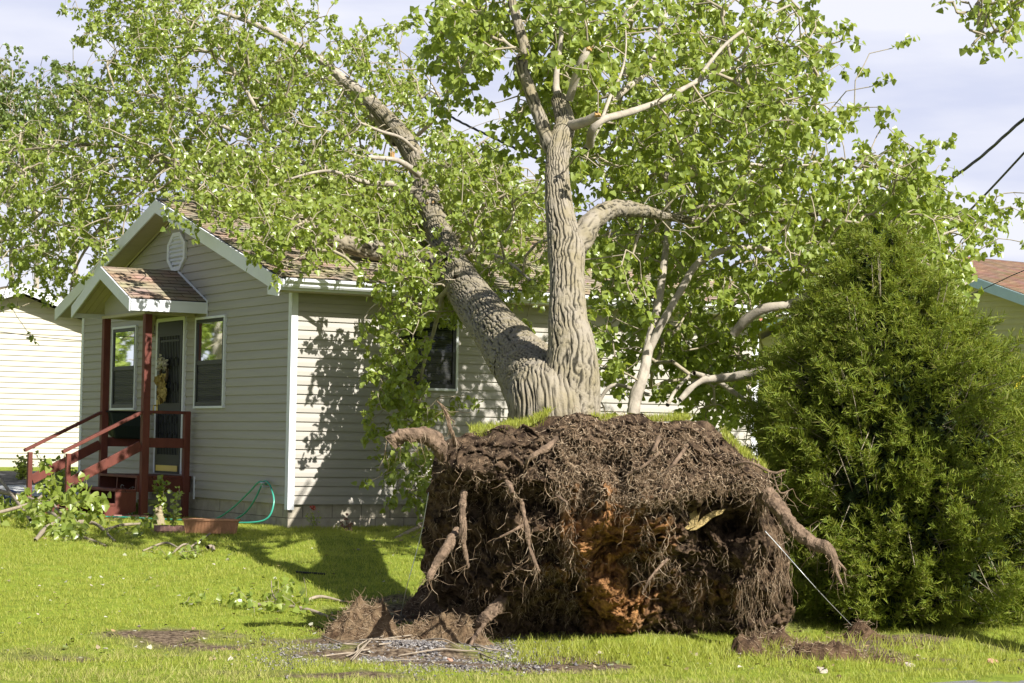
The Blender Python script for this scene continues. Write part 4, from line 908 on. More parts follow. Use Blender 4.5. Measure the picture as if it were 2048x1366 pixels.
# sprigs: drooping twig with leaves
def sprigs(endpos, enddir, nl, tl=(.14, .34), ls=(.055, .088), droop=.55, petiole=.045):
    n = len(endpos); dirs = unit(unit(enddir) * .6 + rng.normal(0, .55, (n, 3)) + np.array([0, 0, -.25])); L = rng.uniform(*tl, n)
    K = 5; pts = [endpos]; d = dirs
    for k in range(K):
        d = unit(d + np.array([0, 0, -droop / K]) + rng.normal(0, .12, (n, 3))); pts.append(pts[-1] + d * (L / K)[:, None])
    pts = np.stack(pts, 1); tv = []; tf = []
    o = 0
    for k in range(K):
        v_, f_ = segs_np(pts[:, k], pts[:, k + 1], .0032 - .0004 * k, .0028 - .0004 * k, 3); tv.append(v_); tf.append(f_ + o); o += len(v_)
    t = rng.uniform(.12, 1.0, (n, nl)) * K * .999; k0 = t.astype(int); fr = (t - k0)[..., None]; ar = np.arange(n)[:, None]
    p = pts[ar, k0] * (1 - fr) + pts[ar, k0 + 1] * fr
    pd = unit(rng.normal(0, 1, (n, nl, 3)) + np.array([0, -.2, .15])); p = p + pd * petiole * rng.uniform(.4, 1.3, (n, nl, 1))
    tip = unit(pd * .5 + rng.normal(0, .45, (n, nl, 3)) + np.array([0, 0, -.65]))
    nr = unit(rng.normal(0, .75, (n, nl, 3)) + np.array([sdir.x, sdir.y, sdir.z]) * .55 + np.array([0, 0, .2]))
    sz = rng.uniform(*ls, (n, nl))
    lv, lf = leaves_np(p.reshape(-1, 3), tip.reshape(-1, 3), nr.reshape(-1, 3), sz.ravel())
    return np.vstack(tv), np.vstack(tf), lv, lf
E = np.array(ends); tv, tf, lv, lf = sprigs(ND[E], ND[E] - ND[PAR[E]], 15)
br.add(tv, tf); br.build('branches', M_twig, tree, TB)
crown = np_obj('crown', lv, lf, M_leaf, tree, TB)
print('sprigs', len(SPR), 'leaves', len(lf) // 2, 'branch segs', nn)

# ------------------------------------------------------------------ ROOT PLATE
OUT = [(848, 1080), (852, 1010), (868, 940), (880, 905), (905, 882), (955, 872), (1010, 868), (1060, 852), (1110, 828), (1150, 826), (1200, 842), (1260, 842), (1320, 846), (1370, 838), (1420, 850), (1455, 880), (1490, 915), (1530, 950), (1548, 1000), (1560, 1060), (1575, 1110), (1585, 1180), (1580, 1240), (1545, 1285), (1480, 1300), (1300, 1305), (1100, 1300), (985, 1302), (960, 1260), (905, 1225), (858, 1180), (846, 1130)]
oc_ = np.array(OUT + [OUT[0]], float); L = np.concatenate([[0], np.cumsum(np.linalg.norm(np.diff(oc_, axis=0), axis=1))]); NA, NR = 520, 150
q = np.linspace(0, L[-1], NA, endpoint=False); ob = np.stack([np.interp(q, L, oc_[:, k]) for k in (0, 1)], 1)
cx, cy = 1215., 1080.
def plate_depth(px, py):
    """front face, leaning out at the top so that its foot lies in shade; with ledges and hollows"""
    t = (py - 830) / 470.
    d = 16.5 + .80 * sstep(.25, 1, t) - .10 * np.exp(-((t - .22) / .12) ** 2)
    for (x, y, rx, ry, a) in ((1455, 1035, 75, 45, .42), (1470, 1060, 40, 30, .2), (1215, 1120, 40, 35, .25), (985, 995, 110, 30, .25), (930, 1100, 90, 120, .22), (1130, 1000, 60, 40, .18), (1380, 1180, 120, 70, .25), (1120, 1230, 90, 60, .22), (1060, 905, 35, 22, .12), (1240, 930, 60, 30, .12), (1500, 900, 20, 15, .05),
                              (1170, 1100, 40, 60, -.25), (1230, 1190, 40, 70, -.30), (1240, 1050, 50, 40, -.18), (1320, 1010, 60, 60, -.15), (960, 935, 90, 35, -.18), (1530, 1150, 40, 130, -.02), (1290, 870, 150, 30, -.06), (1040, 1120, 45, 90, -.15)):
        d = d + a * np.exp(-((px - x) / rx) ** 2 - ((py - y) / ry) ** 2)
    return d
rr = np.linspace(0, 1, NR) ** .8
PXg = cx + (ob[None, :, 0] - cx) * rr[:, None]; PYg = cy + (ob[None, :, 1] - cy) * rr[:, None]
Rg = np.repeat(rr[:, None], NA, 1); dep = plate_depth(PXg, PYg) + .42 * Rg ** 7
d_ = np.stack([np.ones_like(PXg)] * 3, -1); rayv = np.einsum('ij,abj->abi', CM, np.stack([(PXg - 1024) / F, (683 - PYg) / F, -np.ones_like(PXg)], -1)); rayv = rayv / rayv[..., 1:2]
W = rayv * dep[..., None]; W[..., 2] += CAMZ
nz1 = fbm(W * np.array([4, 4, 3]), 5, 61, .58); nz2 = 1 - 2 * np.abs(noise(W * np.array([11, 11, 5]), 77)); nz3 = fbm(W * 26, 3, 90, .6)
disp = .14 * nz1 + .070 * nz2 + .055 * nz3
W = W - rayv * (disp * (1 - .5 * Rg ** 6))[..., None]
W[..., 0] += .035 * fbm(W * 9, 3, 120); W[..., 2] += .035 * fbm(W * 9, 3, 140) * (1 - Rg ** 8 * .3) + .06 * fbm(W * np.array([3.2, 3.2, 0]), 3, 150) * Rg ** 3 * (PYg < 960) - .05 * np.abs(noise(W * np.array([9, 9, 0]), 155)) * (PYg > 1200) * Rg ** 3
# back shell closes the plate
NB = 30; tb = np.linspace(0, 1, NB + 1)[1:]; PXb = cx + (ob[None, :, 0] - cx) * (1 - tb[:, None] ** 1.6); PYb = cy + (ob[None, :, 1] - cy) * (1 - tb[:, None] ** 1.6)
rb_ = np.einsum('ij,abj->abi', CM, np.stack([(PXb - 1024) / F, (683 - PYb) / F, -np.ones_like(PXb)], -1)); rb_ = rb_ / rb_[..., 1:2]
depb = dep[-1][None] + .75 * np.sin(tb[:, None] * np.pi / 2) ** .7; Wb = rb_ * depb[..., None]; Wb[..., 2] += CAMZ
Wb += .05 * np.stack([fbm(Wb * 4, 4, s) for s in (1, 2, 3)], -1)
ALL = np.concatenate([W, Wb], 0); nr_ = ALL.shape[0]; ids = np.arange(nr_ * NA).reshape(nr_, NA); i2 = np.roll(ids, -1, 1)
pf = np.stack([ids[:-1], ids[1:], i2[1:], i2[:-1]], -1).reshape(-1, 4)
clay = np.zeros_like(PXg)
for (x, y, rx, ry, a) in ((1215, 1060, 85, 60, 1.0), (1180, 1090, 70, 100, .8), (1225, 1190, 60, 95, 1.), (1280, 1060, 60, 45, .6), (1140, 1160, 60, 50, .5), (1090, 1140, 40, 60, .35), (1300, 1180, 60, 80, .35), (1420, 1200, 60, 40, .25)):
    clay = np.maximum(clay, a * np.exp(-((PXg - x) / rx) ** 2 - ((PYg - y) / ry) ** 2))
clay = np.clip(clay * 1.9 + .7 * nz1 + .35 * nz2 - .42, 0, 1) * (clay > .08)
plate = np_obj('root_plate', ALL.reshape(-1, 3), pf, M_soil, tree, TB, smooth=False, attrs={'clay': np.concatenate([clay.ravel(), np.zeros(Wb.shape[0] * NA)])})
# rootlets
def rootlets(n, sel, length, rad, spread, down, seed, nseg=6, curl=.35):
    r_ = np.random.default_rng(seed); flat = W.reshape(-1, 3); cand = np.where(sel(PXg, PYg, Rg).ravel())[0]; s = flat[r_.choice(cand, n)]
    d = unit(np.stack([r_.normal(0, spread, n), -np.abs(r_.normal(.55, .35, n)), -down + r_.normal(0, spread, n)], 1)); Ln = r_.uniform(*length, n) / nseg; p = s + r_.normal(0, .01, (n, 3)); R0 = r_.uniform(*rad, n); out = []
    for k in range(nseg):
        q_ = p + d * Ln[:, None]; out.append((p, q_, R0 * (1 - k / nseg) + .0005, R0 * (1 - (k + 1) / nseg) + .0005)); p = q_
        d = unit(d + r_.normal(0, curl, (n, 3)) + np.array([0, .04, -.18 * down]))
    m = NPM()
    for a, b, c, e in out: v_, f_ = segs_np(a, b, c, e, 3); m.add(v_, f_)
    return m
cav = lambda x, y: (((x - 1440) / 95) ** 2 + ((y - 1035) / 52) ** 2 > 1) & (((x - 1215) / 65) ** 2 + ((y - 1190) / 95) ** 2 > .8) & (((x - 1215) / 75) ** 2 + ((y - 1060) / 60) ** 2 > .8)
nzr = fbm(np.stack([PXg / 38., PYg / 38., PXg * 0], -1), 3, 300)          # rootlets hang in clumps
rm = rootlets(4000, lambda x, y, r: (y < 1000) & (x > 1110) & cav(x, y), (.05, .20), (.0013, .0040), .7, .7, 5, curl=.7)
rm2 = rootlets(2000, lambda x, y, r: (y > 950) & (y < 1240) & (nzr > .05) & cav(x, y), (.04, .20), (.001, .0026), .45, 1.1, 6, curl=.5)
rm3 = rootlets(700, lambda x, y, r: (y > 860) & (y < 1000) & (x < 1120), (.03, .10), (.001, .0022), .9, .4, 8, curl=.7)
rm4 = rootlets(240, lambda x, y, r: (x > 1480) & (y > 930) & (nzr > -.1), (.10, .36), (.0012, .003), .3, 1.6, 9, curl=.35)
rm5 = rootlets(170, lambda x, y, r: (y < 1150) & cav(x, y), (.16, .42), (.002, .0048), .4, 1.2, 11, nseg=9, curl=.5)
rall = NPM()
for m_ in (rm, rm2, rm3, rm4, rm5):
    for v_, f_ in zip(m_.V, m_.F): rall.V.append(v_); rall.F.append(f_ + rall.n - (0)) if False else None
    base = rall.n
    rall.F += [f_ + base for f_ in m_.F]; rall.n += m_.n
rl = rall.build('rootlets', M_rootlet, plate, (0, 0, 0)); 
for o_ in (rl,):
    me = o_.data; co = np.empty(len(me.vertices) * 3, np.float32); me.vertices.foreach_get('co', co); co = co.reshape(-1, 3) - TB.astype(np.float32); me.vertices.foreach_set('co', co.ravel())
rl['kind'] = 'stuff'
def fy(px, py, o=0.0):  # distance of the plate's face
    return float(plate_depth(np.array(px, float), np.array(py, float))) - .12 - o
RT = [
 ([(886, 915, 16.7, 30), (874, 884, 16.5, 32), (845, 869, 16.4, 28), (815, 869, 16.35, 25), (790, 878, 16.35, 29), (780, 886, 16.35, 27)], M_root),
 ([(912, 890, 16.6, 12), (905, 868, 16.5, 9), (898, 850, 16.47, 9), (895, 832, 16.45, 7), (886, 815, 16.42, 6), (874, 802, 16.4, 4)], M_root),
 ([(928, 985, 16.5, 15), (925, 1020, 16.35, 15), (926, 1060, 16.3, 16), (925, 1080, 16.3, 11), (932, 1110, 16.3, 8), (937, 1135, 16.3, 5)], M_root),
 ([(914, 1062, 16.5, 15), (900, 1085, 16.3, 17), (880, 1115, 16.2, 16), (860, 1152, 16.15, 14), (856, 1158, 16.15, 10)], M_root),
 ([(1112, 878, 16.5, 12), (1090, 898, 16.35, 14), (1062, 915, 16.3, 13), (1046, 935, 16.4, 12)], M_root),
 ([(1043, 1000, 16.5, 9), (1048, 1030, 16.35, 10), (1055, 1060, 16.3, 10), (1058, 1090, 16.3, 7), (1070, 1125, 16.25, 6), (1078, 1142, 16.25, 4)], M_root),
 ([(1046, 1050, 16.3, 4), (1025, 1062, 16.25, 4), (1000, 1074, 16.25, 3)], M_root),
 ([(1010, 962, 16.4, 12), (1022, 975, 16.2, 13), (1024, 988, 16.15, 11)], M_root),
 ([(1110, 990, 16.4, 7), (1126, 1000, 16.2, 9), (1134, 1006, 16.15, 7)], M_root),
 ([(1535, 985, 16.75, 28), (1560, 1020, 16.6, 26), (1585, 1055, 16.5, 25), (1620, 1082, 16.4, 23), (1650, 1096, 16.3, 19), (1667, 1115, 16.25, 14), (1672, 1140, 16.22, 9), (1683, 1168, 16.2, 3)], M_root),
 ([(1665, 1112, 16.27, 9), (1680, 1128, 16.25, 5), (1692, 1140, 16.2, 3)], M_root),
 ([(956, 1250, 17.05, 20), (972, 1236, 17.0, 24), (992, 1216, 17.05, 26), (1012, 1195, 17.2, 20)], M_root),
 ([(940, 1292, 16.7, 6), (955, 1266, 16.8, 7), (972, 1245, 17.0, 7)], M_root),
 ([(1375, 890, 16.5, 5), (1350, 925, 16.3, 6), (1322, 955, 16.3, 4)], M_root),
 ([(1320, 905, 16.4, 5), (1290, 930, 16.25, 6), (1255, 950, 16.3, 5)], M_root),
 ([(1318, 875, 16.4, 7), (1306, 905, 16.3, 6)], M_root),
 ([(1335, 1118, 16.5, 4), (1305, 1150, 16.3, 4), (1285, 1185, 16.3, 3)], M_root),
 ([(1465, 930, 16.5, 5), (1500, 925, 16.4, 4), (1545, 945, 16.4, 4), (1570, 940, 16.4, 3)], M_root),
 ([(1545, 945, 16.4, 3), (1560, 985, 16.4, 3), (1585, 978, 16.4, 2)], M_root)]
RSV = []
for pts, m_ in RT:
    sp_ = spline([row(*p) for p in pts], 8)
    for _ in range(len(pts) * 4): q_ = sp_[random.randrange(len(sp_))]; RSV.append(q_[:3] + rng.normal(0, q_[3] * .5, 3))
    V, Fq, A = bark_tube([row(*p) for p in pts], step=.010, sides=18, amp=.012, kx=34, seed=random.randint(0, 999), lump=.3, knob=.34)
    n_ = len(V) // 18; Fl = [tuple(q_) for q_ in Fq.tolist()]
    o = MB(); o.add(V.tolist(), Fl + [tuple(range(17, -1, -1)), tuple((n_ - 1) * 18 + k for k in range(18))]); o.build('root', m_, plate, TB, smooth=False)
RSV = np.array(RSV); p_ = RSV; d_r = unit(rng.normal(0, .6, RSV.shape) + [0, -.25, -.9]); l_ = rng.uniform(.02, .07, len(RSV)); rf_ = NPM()
for k in range(4):
    q_ = p_ + d_r * l_[:, None]; v, f = segs_np(p_, q_, .0028 - .0006 * k, .0022 - .0006 * k, 3); rf_.add(v, f); p_ = q_; d_r = unit(d_r + rng.normal(0, .5, d_r.shape) + [0, 0, -.2])
rf_.build('root_fibres', M_rootlet, plate, TB)['kind'] = 'stuff'
for nm_, poly, Y in (('split_root', [(1375, 1060), (1356, 1050), (1366, 1030), (1384, 995), (1392, 988), (1407, 990), (1409, 1003), (1400, 1025), (1392, 1052)], 16.70), ('split_root', [(1378, 1062), (1394, 1046), (1408, 1032), (1427, 1021), (1452, 1017), (1443, 1028), (1424, 1036), (1408, 1050), (1392, 1060)], 16.72)):
    mb = MB(); mb.prism([P(x, y, Y + .0012 * (1060 - y)) for x, y in poly], (.01, .05, .0)); mb.build(nm_, M_yellowwood, plate, TB, bevel=.006)
# turf on the lifted edge
def blades(pos, h, wd, lean=.35, seed=1, up=None):
    r_ = np.random.default_rng(seed); n = len(pos); a = r_.uniform(0, 2 * np.pi, n); l = r_.normal(0, lean, (n, 2))
    h = np.broadcast_to(h, (n,)); s = np.stack([np.cos(a), np.sin(a), np.zeros(n)], 1) * np.broadcast_to(wd, (n,))[:, None]
    top = pos + np.stack([l[:, 0] * h, l[:, 1] * h, h * r_.uniform(.75, 1.1, n)], 1); mid = pos + (top - pos) * .5 + np.array([0, 0, 1]) * (h * .08)[:, None]
    V = np.stack([pos - s, pos + s, mid + s * .8, mid - s * .8, top], 1).reshape(-1, 3); b = (np.arange(n) * 5)[:, None]
    return V, np.concatenate([b + np.array([[0, 1, 2, 3]]), b + np.array([[3, 2, 4, 4]])], 1).reshape(-1, 4), b
def blade_obj(name, pos, h, wd, m, parent=None, off=None, lean=.35, seed=1):
    V, _, b = blades(pos, h, wd, lean, seed); V = V if off is None else V - np.asarray(off)
    n = len(pos); q_ = b + np.array([[0, 1, 2]]); q2 = b + np.array([[0, 2, 3]]); q3 = b + np.array([[3, 2, 4]])
    return np_obj(name, V, np.concatenate([q_, q2, q3], 1).reshape(-1, 3), m, parent)
def turf_strip(pts, n, dback, rise, seed):
    r_ = np.random.default_rng(seed); p = np.array(pts, float); L = np.concatenate([[0], np.cumsum(np.linalg.norm(np.diff(p, axis=0), axis=1))]); t = r_.uniform(0, L[-1], n); u = r_.uniform(0, 1, n)
    x = np.interp(t, L, p[:, 0]); y = np.interp(t, L, p[:, 1]); out = []
    for k in range(n): q_ = P(x[k], y[k], 16.85 + dback * u[k]); q_[2] += rise * u[k] - .01; out.append(q_)
    return np.array(out)
T1 = [(940, 874), (1000, 868), (1060, 850), (1100, 828)]; T2 = [(1180, 838), (1240, 842), (1300, 842), (1380, 838)]; T3 = [(1445, 872), (1480, 905), (1510, 930), (1535, 945)]
tp = np.vstack([turf_strip(T1, 2400, .45, .07, 1), turf_strip(T2, 1300, .40, .02, 2), turf_strip(T3, 800, .35, .05, 3), turf_strip([(965, 884), (1060, 868), (1090, 850)], 700, .12, .03, 4)])
blade_obj('turf', tp, np.random.default_rng(2).uniform(.03, .075, len(tp)), .0030, M_grass, plate, TB, .4, 3)
for T, db, rs in ((T1, .45, .05), (T2, .40, .0), (T3, .35, .03)):
    n_ = len(T); A3 = [P(x, y + 9, 16.85) for x, y in T]; B3 = [a + [0, db, rs] for a in A3]; lo = [a - [0, 0, .10] for a in A3]; lb = [a - [0, 0, .10] for a in B3]
    mb = MB(); mb.add(A3 + B3 + lo + lb, [(k, k + 1, n_ + k + 1, n_ + k) for k in range(n_ - 1)] + [(2 * n_ + k, 2 * n_ + k + 1, k + 1, k) for k in range(n_ - 1)] + [(n_ + k, n_ + k + 1, 3 * n_ + k + 1, 3 * n_ + k) for k in range(n_ - 1)]); mb.build('sod', M_clod, plate, TB)

# ------------------------------------------------------------------ grass
Wd = .26
def lawn(n, y0, y1, seed):
    r_ = np.random.default_rng(seed); y = np.sqrt(r_.uniform(y0 ** 2, y1 ** 2, n)); x = r_.uniform(-.262, .262, n) * y; x = x + .0
    return x, y
gxs, gys = lawn(430000, 14.0, 32.5, 21)
dm = dirt_mask(gxs, gys); keep = np.random.default_rng(4).uniform(0, 1, len(gxs)) > dm * 1.05
rel = np.stack([gxs, gys, gxs * 0], 1) - HO; u_ = rel @ HU; v_ = rel @ HV
keep &= ~((u_ > -.03) & (v_ > -.03)); keep &= ~((u_ > -1.4) & (u_ < 0) & (v_ > 2.9) & (v_ < 4.9))
rd = (gxs - ra[0]) * nn_[0] + (gys - ra[1]) * nn_[1]; keep &= rd < -.03
pit = np.hypot((gxs - cc[0]) / 1.5, (gys - cc[1] - .9) / .9) < 1; keep &= ~pit
drive = (gys > 31.5) & (gxs < -5.5); keep &= ~drive
gxs, gys, dm = gxs[keep], gys[keep], dm[keep]
clumpy = fbm(np.stack([gxs * 6, gys * 6, gxs * 0], -1), 3, 5)
gzv = gz(gxs, gys) + .018 * fbm(np.stack([gxs * 5, gys * 5, gxs * 0], -1), 3, 9) - .004
hh = np.random.default_rng(6).uniform(.022, .05, len(gxs)) * (1 + .35 * clumpy)
hh *= np.where((gys < 15.7), 1.15, 1)
dryv = fbm(np.stack([gxs * .9, gys * 1.4, gxs * 0 + 3], -1), 4, 8) + .8 * (1 - sstep(14.6, 16.6, gys)) * 1.4 + dm * 1.2 - .66
isdry = np.random.default_rng(8).uniform(0, 1, len(gxs)) < np.clip(dryv, .04, .8)
pos = np.stack([gxs, gys, gzv], 1)
for nm, sel, m_ in (('grass', ~isdry, M_grass), ('dry_grass', isdry, M_drygrass)):
    o = blade_obj(nm, pos[sel], hh[sel], .0022, m_, None, None, .45, 9); tag(o, 'mown lawn grass in front of the house' if nm == 'grass' else 'straw coloured dry blades mixed into the lawn', 'grass', kind='stuff')
# taller tufts along foundation and below the plate
r_ = np.random.default_rng(31); tt = []
for k in range(1500): s_ = r_.uniform(0, 3.8); q_ = HO + HU * s_ - HV * r_.uniform(.02, .22); tt.append(q_)
for k in range(1100): s_ = r_.uniform(0, 3.0); q_ = HO + HV * s_ - HU * r_.uniform(.02, .25); tt.append(q_)
for k in range(2600):
    q_ = G(r_.uniform(1030, 1560), r_.uniform(1290, 1330)); tt.append(q_)
for k in range(1500):
    q_ = G(r_.uniform(1560, 2040), r_.uniform(1280, 1345)); tt.append(q_)
tt = np.array(tt); tt[:, 2] = gz(tt[:, 0], tt[:, 1]); o = blade_obj('tall_grass', tt, np.where(tt[:, 1] > 24, r_.uniform(.025, .06, len(tt)), r_.uniform(.05, .11, len(tt))), .0028, M_grass, None, None, .4, 12); tag(o, 'longer grass tufts along the foundation and the torn edge', 'grass', kind='stuff')

# ------------------------------------------------------------------ JUNIPER
def juniper(cxw, cyw, gzw, prof, lab, nspray, seed):
    r_ = np.random.default_rng(seed); root = empty('juniper', (cxw, cyw, gzw), 0, lab, 'juniper')
    zs = np.array([p[0] for p in prof]); lf_ = np.array([p[1] for p in prof]); rt_ = np.array([p[2] for p in prof])
    th = r_.uniform(0, 2 * np.pi, nspray); wz = np.interp(np.linspace(0, zs[-1], 60), zs, lf_ + rt_); cdf = np.cumsum(wz); cdf /= cdf[-1]; z = np.interp(r_.uniform(0, 1, nspray), cdf, np.linspace(0, zs[-1], 60))
    w_ = (1 + np.cos(th)) / 2; rad = (np.interp(z, zs, rt_) * w_ + np.interp(z, zs, lf_) * (1 - w_))
    lump = .88 + .27 * fbm(np.stack([np.cos(th) * 3.4, np.sin(th) * 3.4, z * 1.7], -1), 3, seed) + .20 * noise(np.stack([np.cos(th) * 8, np.sin(th) * 8, z * 4], -1), seed + 2)
    dep_ = 1 - np.abs(r_.normal(0, .13, nspray)) ; rr_ = rad * lump * dep_
    pos = np.stack([np.cos(th) * rr_, np.sin(th) * rr_, z], 1)
    out = unit(np.stack([np.cos(th), np.sin(th), np.full(nspray, .55)], 1) + r_.normal(0, .35, (nspray, 3)))
    ns_ = 90; per_ = 26                                                        # loose shoots that break the outline
    for k in range(ns_):
        t0 = r_.uniform(0, 2 * np.pi); z0_ = np.interp(r_.uniform(), cdf, np.linspace(0, zs[-1], 60)); w0 = (1 + math.cos(t0)) / 2; r0_ = float(np.interp(z0_, zs, rt_) * w0 + np.interp(z0_, zs, lf_) * (1 - w0))
        dq = unit(np.array([math.cos(t0), math.sin(t0), r_.uniform(.3, 1.3)])); sl2 = slice(k * per_, (k + 1) * per_); tq = r_.uniform(-.25, .22, per_)
        pos[sl2] = np.array([math.cos(t0) * r0_, math.sin(t0) * r0_, z0_]) + dq[None] * tq[:, None] + r_.normal(0, .035, (per_, 3)); out[sl2] = unit(dq[None] + r_.normal(0, .3, (per_, 3)))
    V = []; Fv = []; K = 20; Ls = r_.uniform(.10, .22, nspray) * r_.choice([1, 1, 1, 1.5], nspray); sid = unit(np.cross(out, r_.normal(0, 1, (nspray, 3)))); up_ = np.cross(sid, out)
    for k in range(K):
        t = (k + .5) / K; sgn = 1 if k % 2 else -1; a = pos + out * (Ls * t)[:, None] + np.array([0, 0, -.25]) * (Ls * t * t)[:, None]
        dd_ = unit(out * .8 + sid * sgn * .75 + up_ * r_.normal(0, .45, (nspray, 1)) + r_.normal(0, .2, (nspray, 3))); l = Ls * (.42 * (1 - .55 * t)); b = a + dd_ * l[:, None]; wv = unit(np.cross(dd_, r_.normal(0, 1, (nspray, 3)))) * .0042
        V.append(np.stack([a - wv * .6, a + wv * .6, a + (b - a) * .55 + wv, b, a + (b - a) * .55 - wv], 1))
    V = np.stack(V, 1).reshape(-1, 5, 3); n = len(V); b_ = (np.arange(n) * 5)[:, None]
    V = V.reshape(-1, 3); Fq = np.concatenate([b_ + np.array([[0, 1, 2]]), b_ + np.array([[0, 2, 4]]), b_ + np.array([[4, 2, 3]])], 1).reshape(-1, 3)
    c_ = np_obj('foliage', V, Fq, M_jun, root)
    m = NPM(); v, f = segs_np(np.zeros((nspray // 4, 3)) + np.stack([0 * z[::4][:nspray // 4], 0 * z[::4][:nspray // 4], z[::4][:nspray // 4] * .75], 1), pos[::4][:nspray // 4], .010, .003, 4); m.add(v, f); m.build('branches', M_twig, root)
    v, f = tube_np([(0, 0, -.2), (.03, .02, 1), (0, 0, zs[-1] * .85)], [.13, .09, .02], 12); o = MB(); o.add(v.tolist(), [tuple(q) for q in f]); o.build('trunk', M_bark, root)
    # inner leaf mass keeps the heart dense, coloured dark for the shade inside
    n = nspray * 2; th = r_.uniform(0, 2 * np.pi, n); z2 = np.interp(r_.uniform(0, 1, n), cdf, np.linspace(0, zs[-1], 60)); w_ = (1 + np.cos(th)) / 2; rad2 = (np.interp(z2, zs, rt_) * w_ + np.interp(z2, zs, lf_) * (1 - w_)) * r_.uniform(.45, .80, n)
    p2 = np.stack([np.cos(th) * rad2, np.sin(th) * rad2, z2 * .97], 1); v, f = leaves_np(p2, r_.normal(0, 1, (n, 3)), r_.normal(0, 1, (n, 3)), r_.uniform(.05, .12, n)); np_obj('inner_foliage', v, f, mat('inner_juniper_shade', (.028, .045, .012), .9), root)
    return root
jb = P(1790, 1262, 18.6); k_ = 18.6 / F
PRJ = [(1262, 1640, 1960), (1235, 1590, 2080), (1150, 1572, 2160), (1050, 1580, 2180), (950, 1562, 2170), (860, 1540, 2140), (780, 1545, 2085), (700, 1585, 1985), (640, 1622, 1930), (590, 1652, 1885), (540, 1685, 1840), (495, 1712, 1805), (462, 1738, 1785), (430, 1762, 1772)]
gzj = float(gz(jb[0], jb[1])) - .03
prof = [((1262 - y) * k_ + .0, (1790 - a + 8) * k_, (b - 1790 - 20) * k_) for y, a, b in PRJ]
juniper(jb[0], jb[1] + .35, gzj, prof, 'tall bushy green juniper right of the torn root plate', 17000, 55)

# other trees --------------------------------------------
def leafy_tree(name, lab, base, stems, clumps_, spread, nl, m, seed, ls=(.06, .09), limbr=.05, per=(4, 7), tl=(.2, .5)):
    """stems: list of world point rows; clumps_: world points"""
    root = empty(name, base, 0, lab, 'tree'); nd = []; pr_ = []; tb = NPM()
    for rws in stems:
        V, Fq, A = bark_tube(rws, step=.12, sides=12, amp=.01, kx=14, seed=seed); tb.add(V, Fq, A); s = spline(rws, 8); nd += [q_[:3] for q_ in s]
    tb.build('trunk', M_smooth, root, base, smooth=True, attr='ridge'); n0 = len(nd); ND_ = np.zeros((20000, 3)); ND_[:n0] = nd; k = n0; A = []; B = []; ends_ = []; pars = []
    sp = []
    for c in clumps_:
        for _ in range(random.randint(*per)): sp.append(np.array(c) + rng.normal(0, spread, 3))
    sp = np.array(sp); d0 = np.array([np.min(np.sum((ND_[:n0] - q_) ** 2, 1)) for q_ in sp])
    for i in np.argsort(d0):
        q_ = sp[i]; j = int(np.argmin(np.sum((ND_[:k] - q_) ** 2, 1))); a = ND_[j].copy(); mid = (a + q_) / 2 + rng.normal(0, .05, 3)
        A += [a, mid]; B += [mid, q_]; ND_[k] = mid; ND_[k + 1] = q_; k += 2; ends_.append(q_); pars.append(mid)
    v, f = segs_np(np.array(A), np.array(B), .010, .007, 4); b_ = NPM().add(v, f); tv, tf, lv, lf = sprigs(np.array(ends_), np.array(ends_) - np.array(pars), nl, tl=tl, ls=ls); b_.add(tv, tf)
    b_.build('branches', M_twig, root, base); np_obj('crown', lv, lf, m, root, base); return root
def farrow(px, py, Y, wpx): return row(px, py, Y, wpx)
# poplars far left
for nm, lab, xs, top, Y, box, n, sd_ in (('poplar_tree', 'slender poplar standing behind the fallen crown at the left edge', 20, 120, 60, [(-60, 330), (-60, 150), (0, 105), (30, 130), (45, 180), (40, 260), (60, 330)], 60, 3),
                                 ('poplar_tree', 'poplar with open crown between the left edge poplar and the fallen crown', 70, 140, 62, [(45, 260), (60, 190), (90, 130), (112, 140), (110, 190), (100, 260), (90, 330), (50, 330)], 34, 4),
                                 ('poplar_tree', 'right hand poplar of the far row with a bare dark stem', 148, 135, 58, [(120, 200), (140, 125), (165, 125), (180, 170), (190, 230), (180, 290), (125, 300), (115, 240)], 32, 5)):
    b0 = P(xs, 900, Y); cl = []
    bx = np.array(box)
    while len(cl) < n:
        x, y = random.uniform(bx[:, 0].min(), bx[:, 0].max()), random.uniform(bx[:, 1].min(), bx[:, 1].max())
        if inpoly(x, y, box): cl.append(P(x, y, Y + random.uniform(-1.2, 1.2)))
    leafy_tree(nm, lab, (b0[0], b0[1], float(gz(b0[0], b0[1]))), [[farrow(xs, 900, Y, 14), farrow(xs + 3, 500, Y, 10), farrow(xs - 3, 300, Y, 6), farrow(xs + 5, top + 20, Y, 3)], [farrow(xs + 2, 420, Y, 7), farrow(xs + 25, 280, Y, 5), farrow(xs + 32, 200, Y, 3)], [farrow(xs + 2, 440, Y, 7), farrow(xs - 25, 300, Y, 5), farrow(xs - 32, 190, Y, 3)]], cl, .28, 11, M_leaf_far, sd_, ls=(.09, .14))
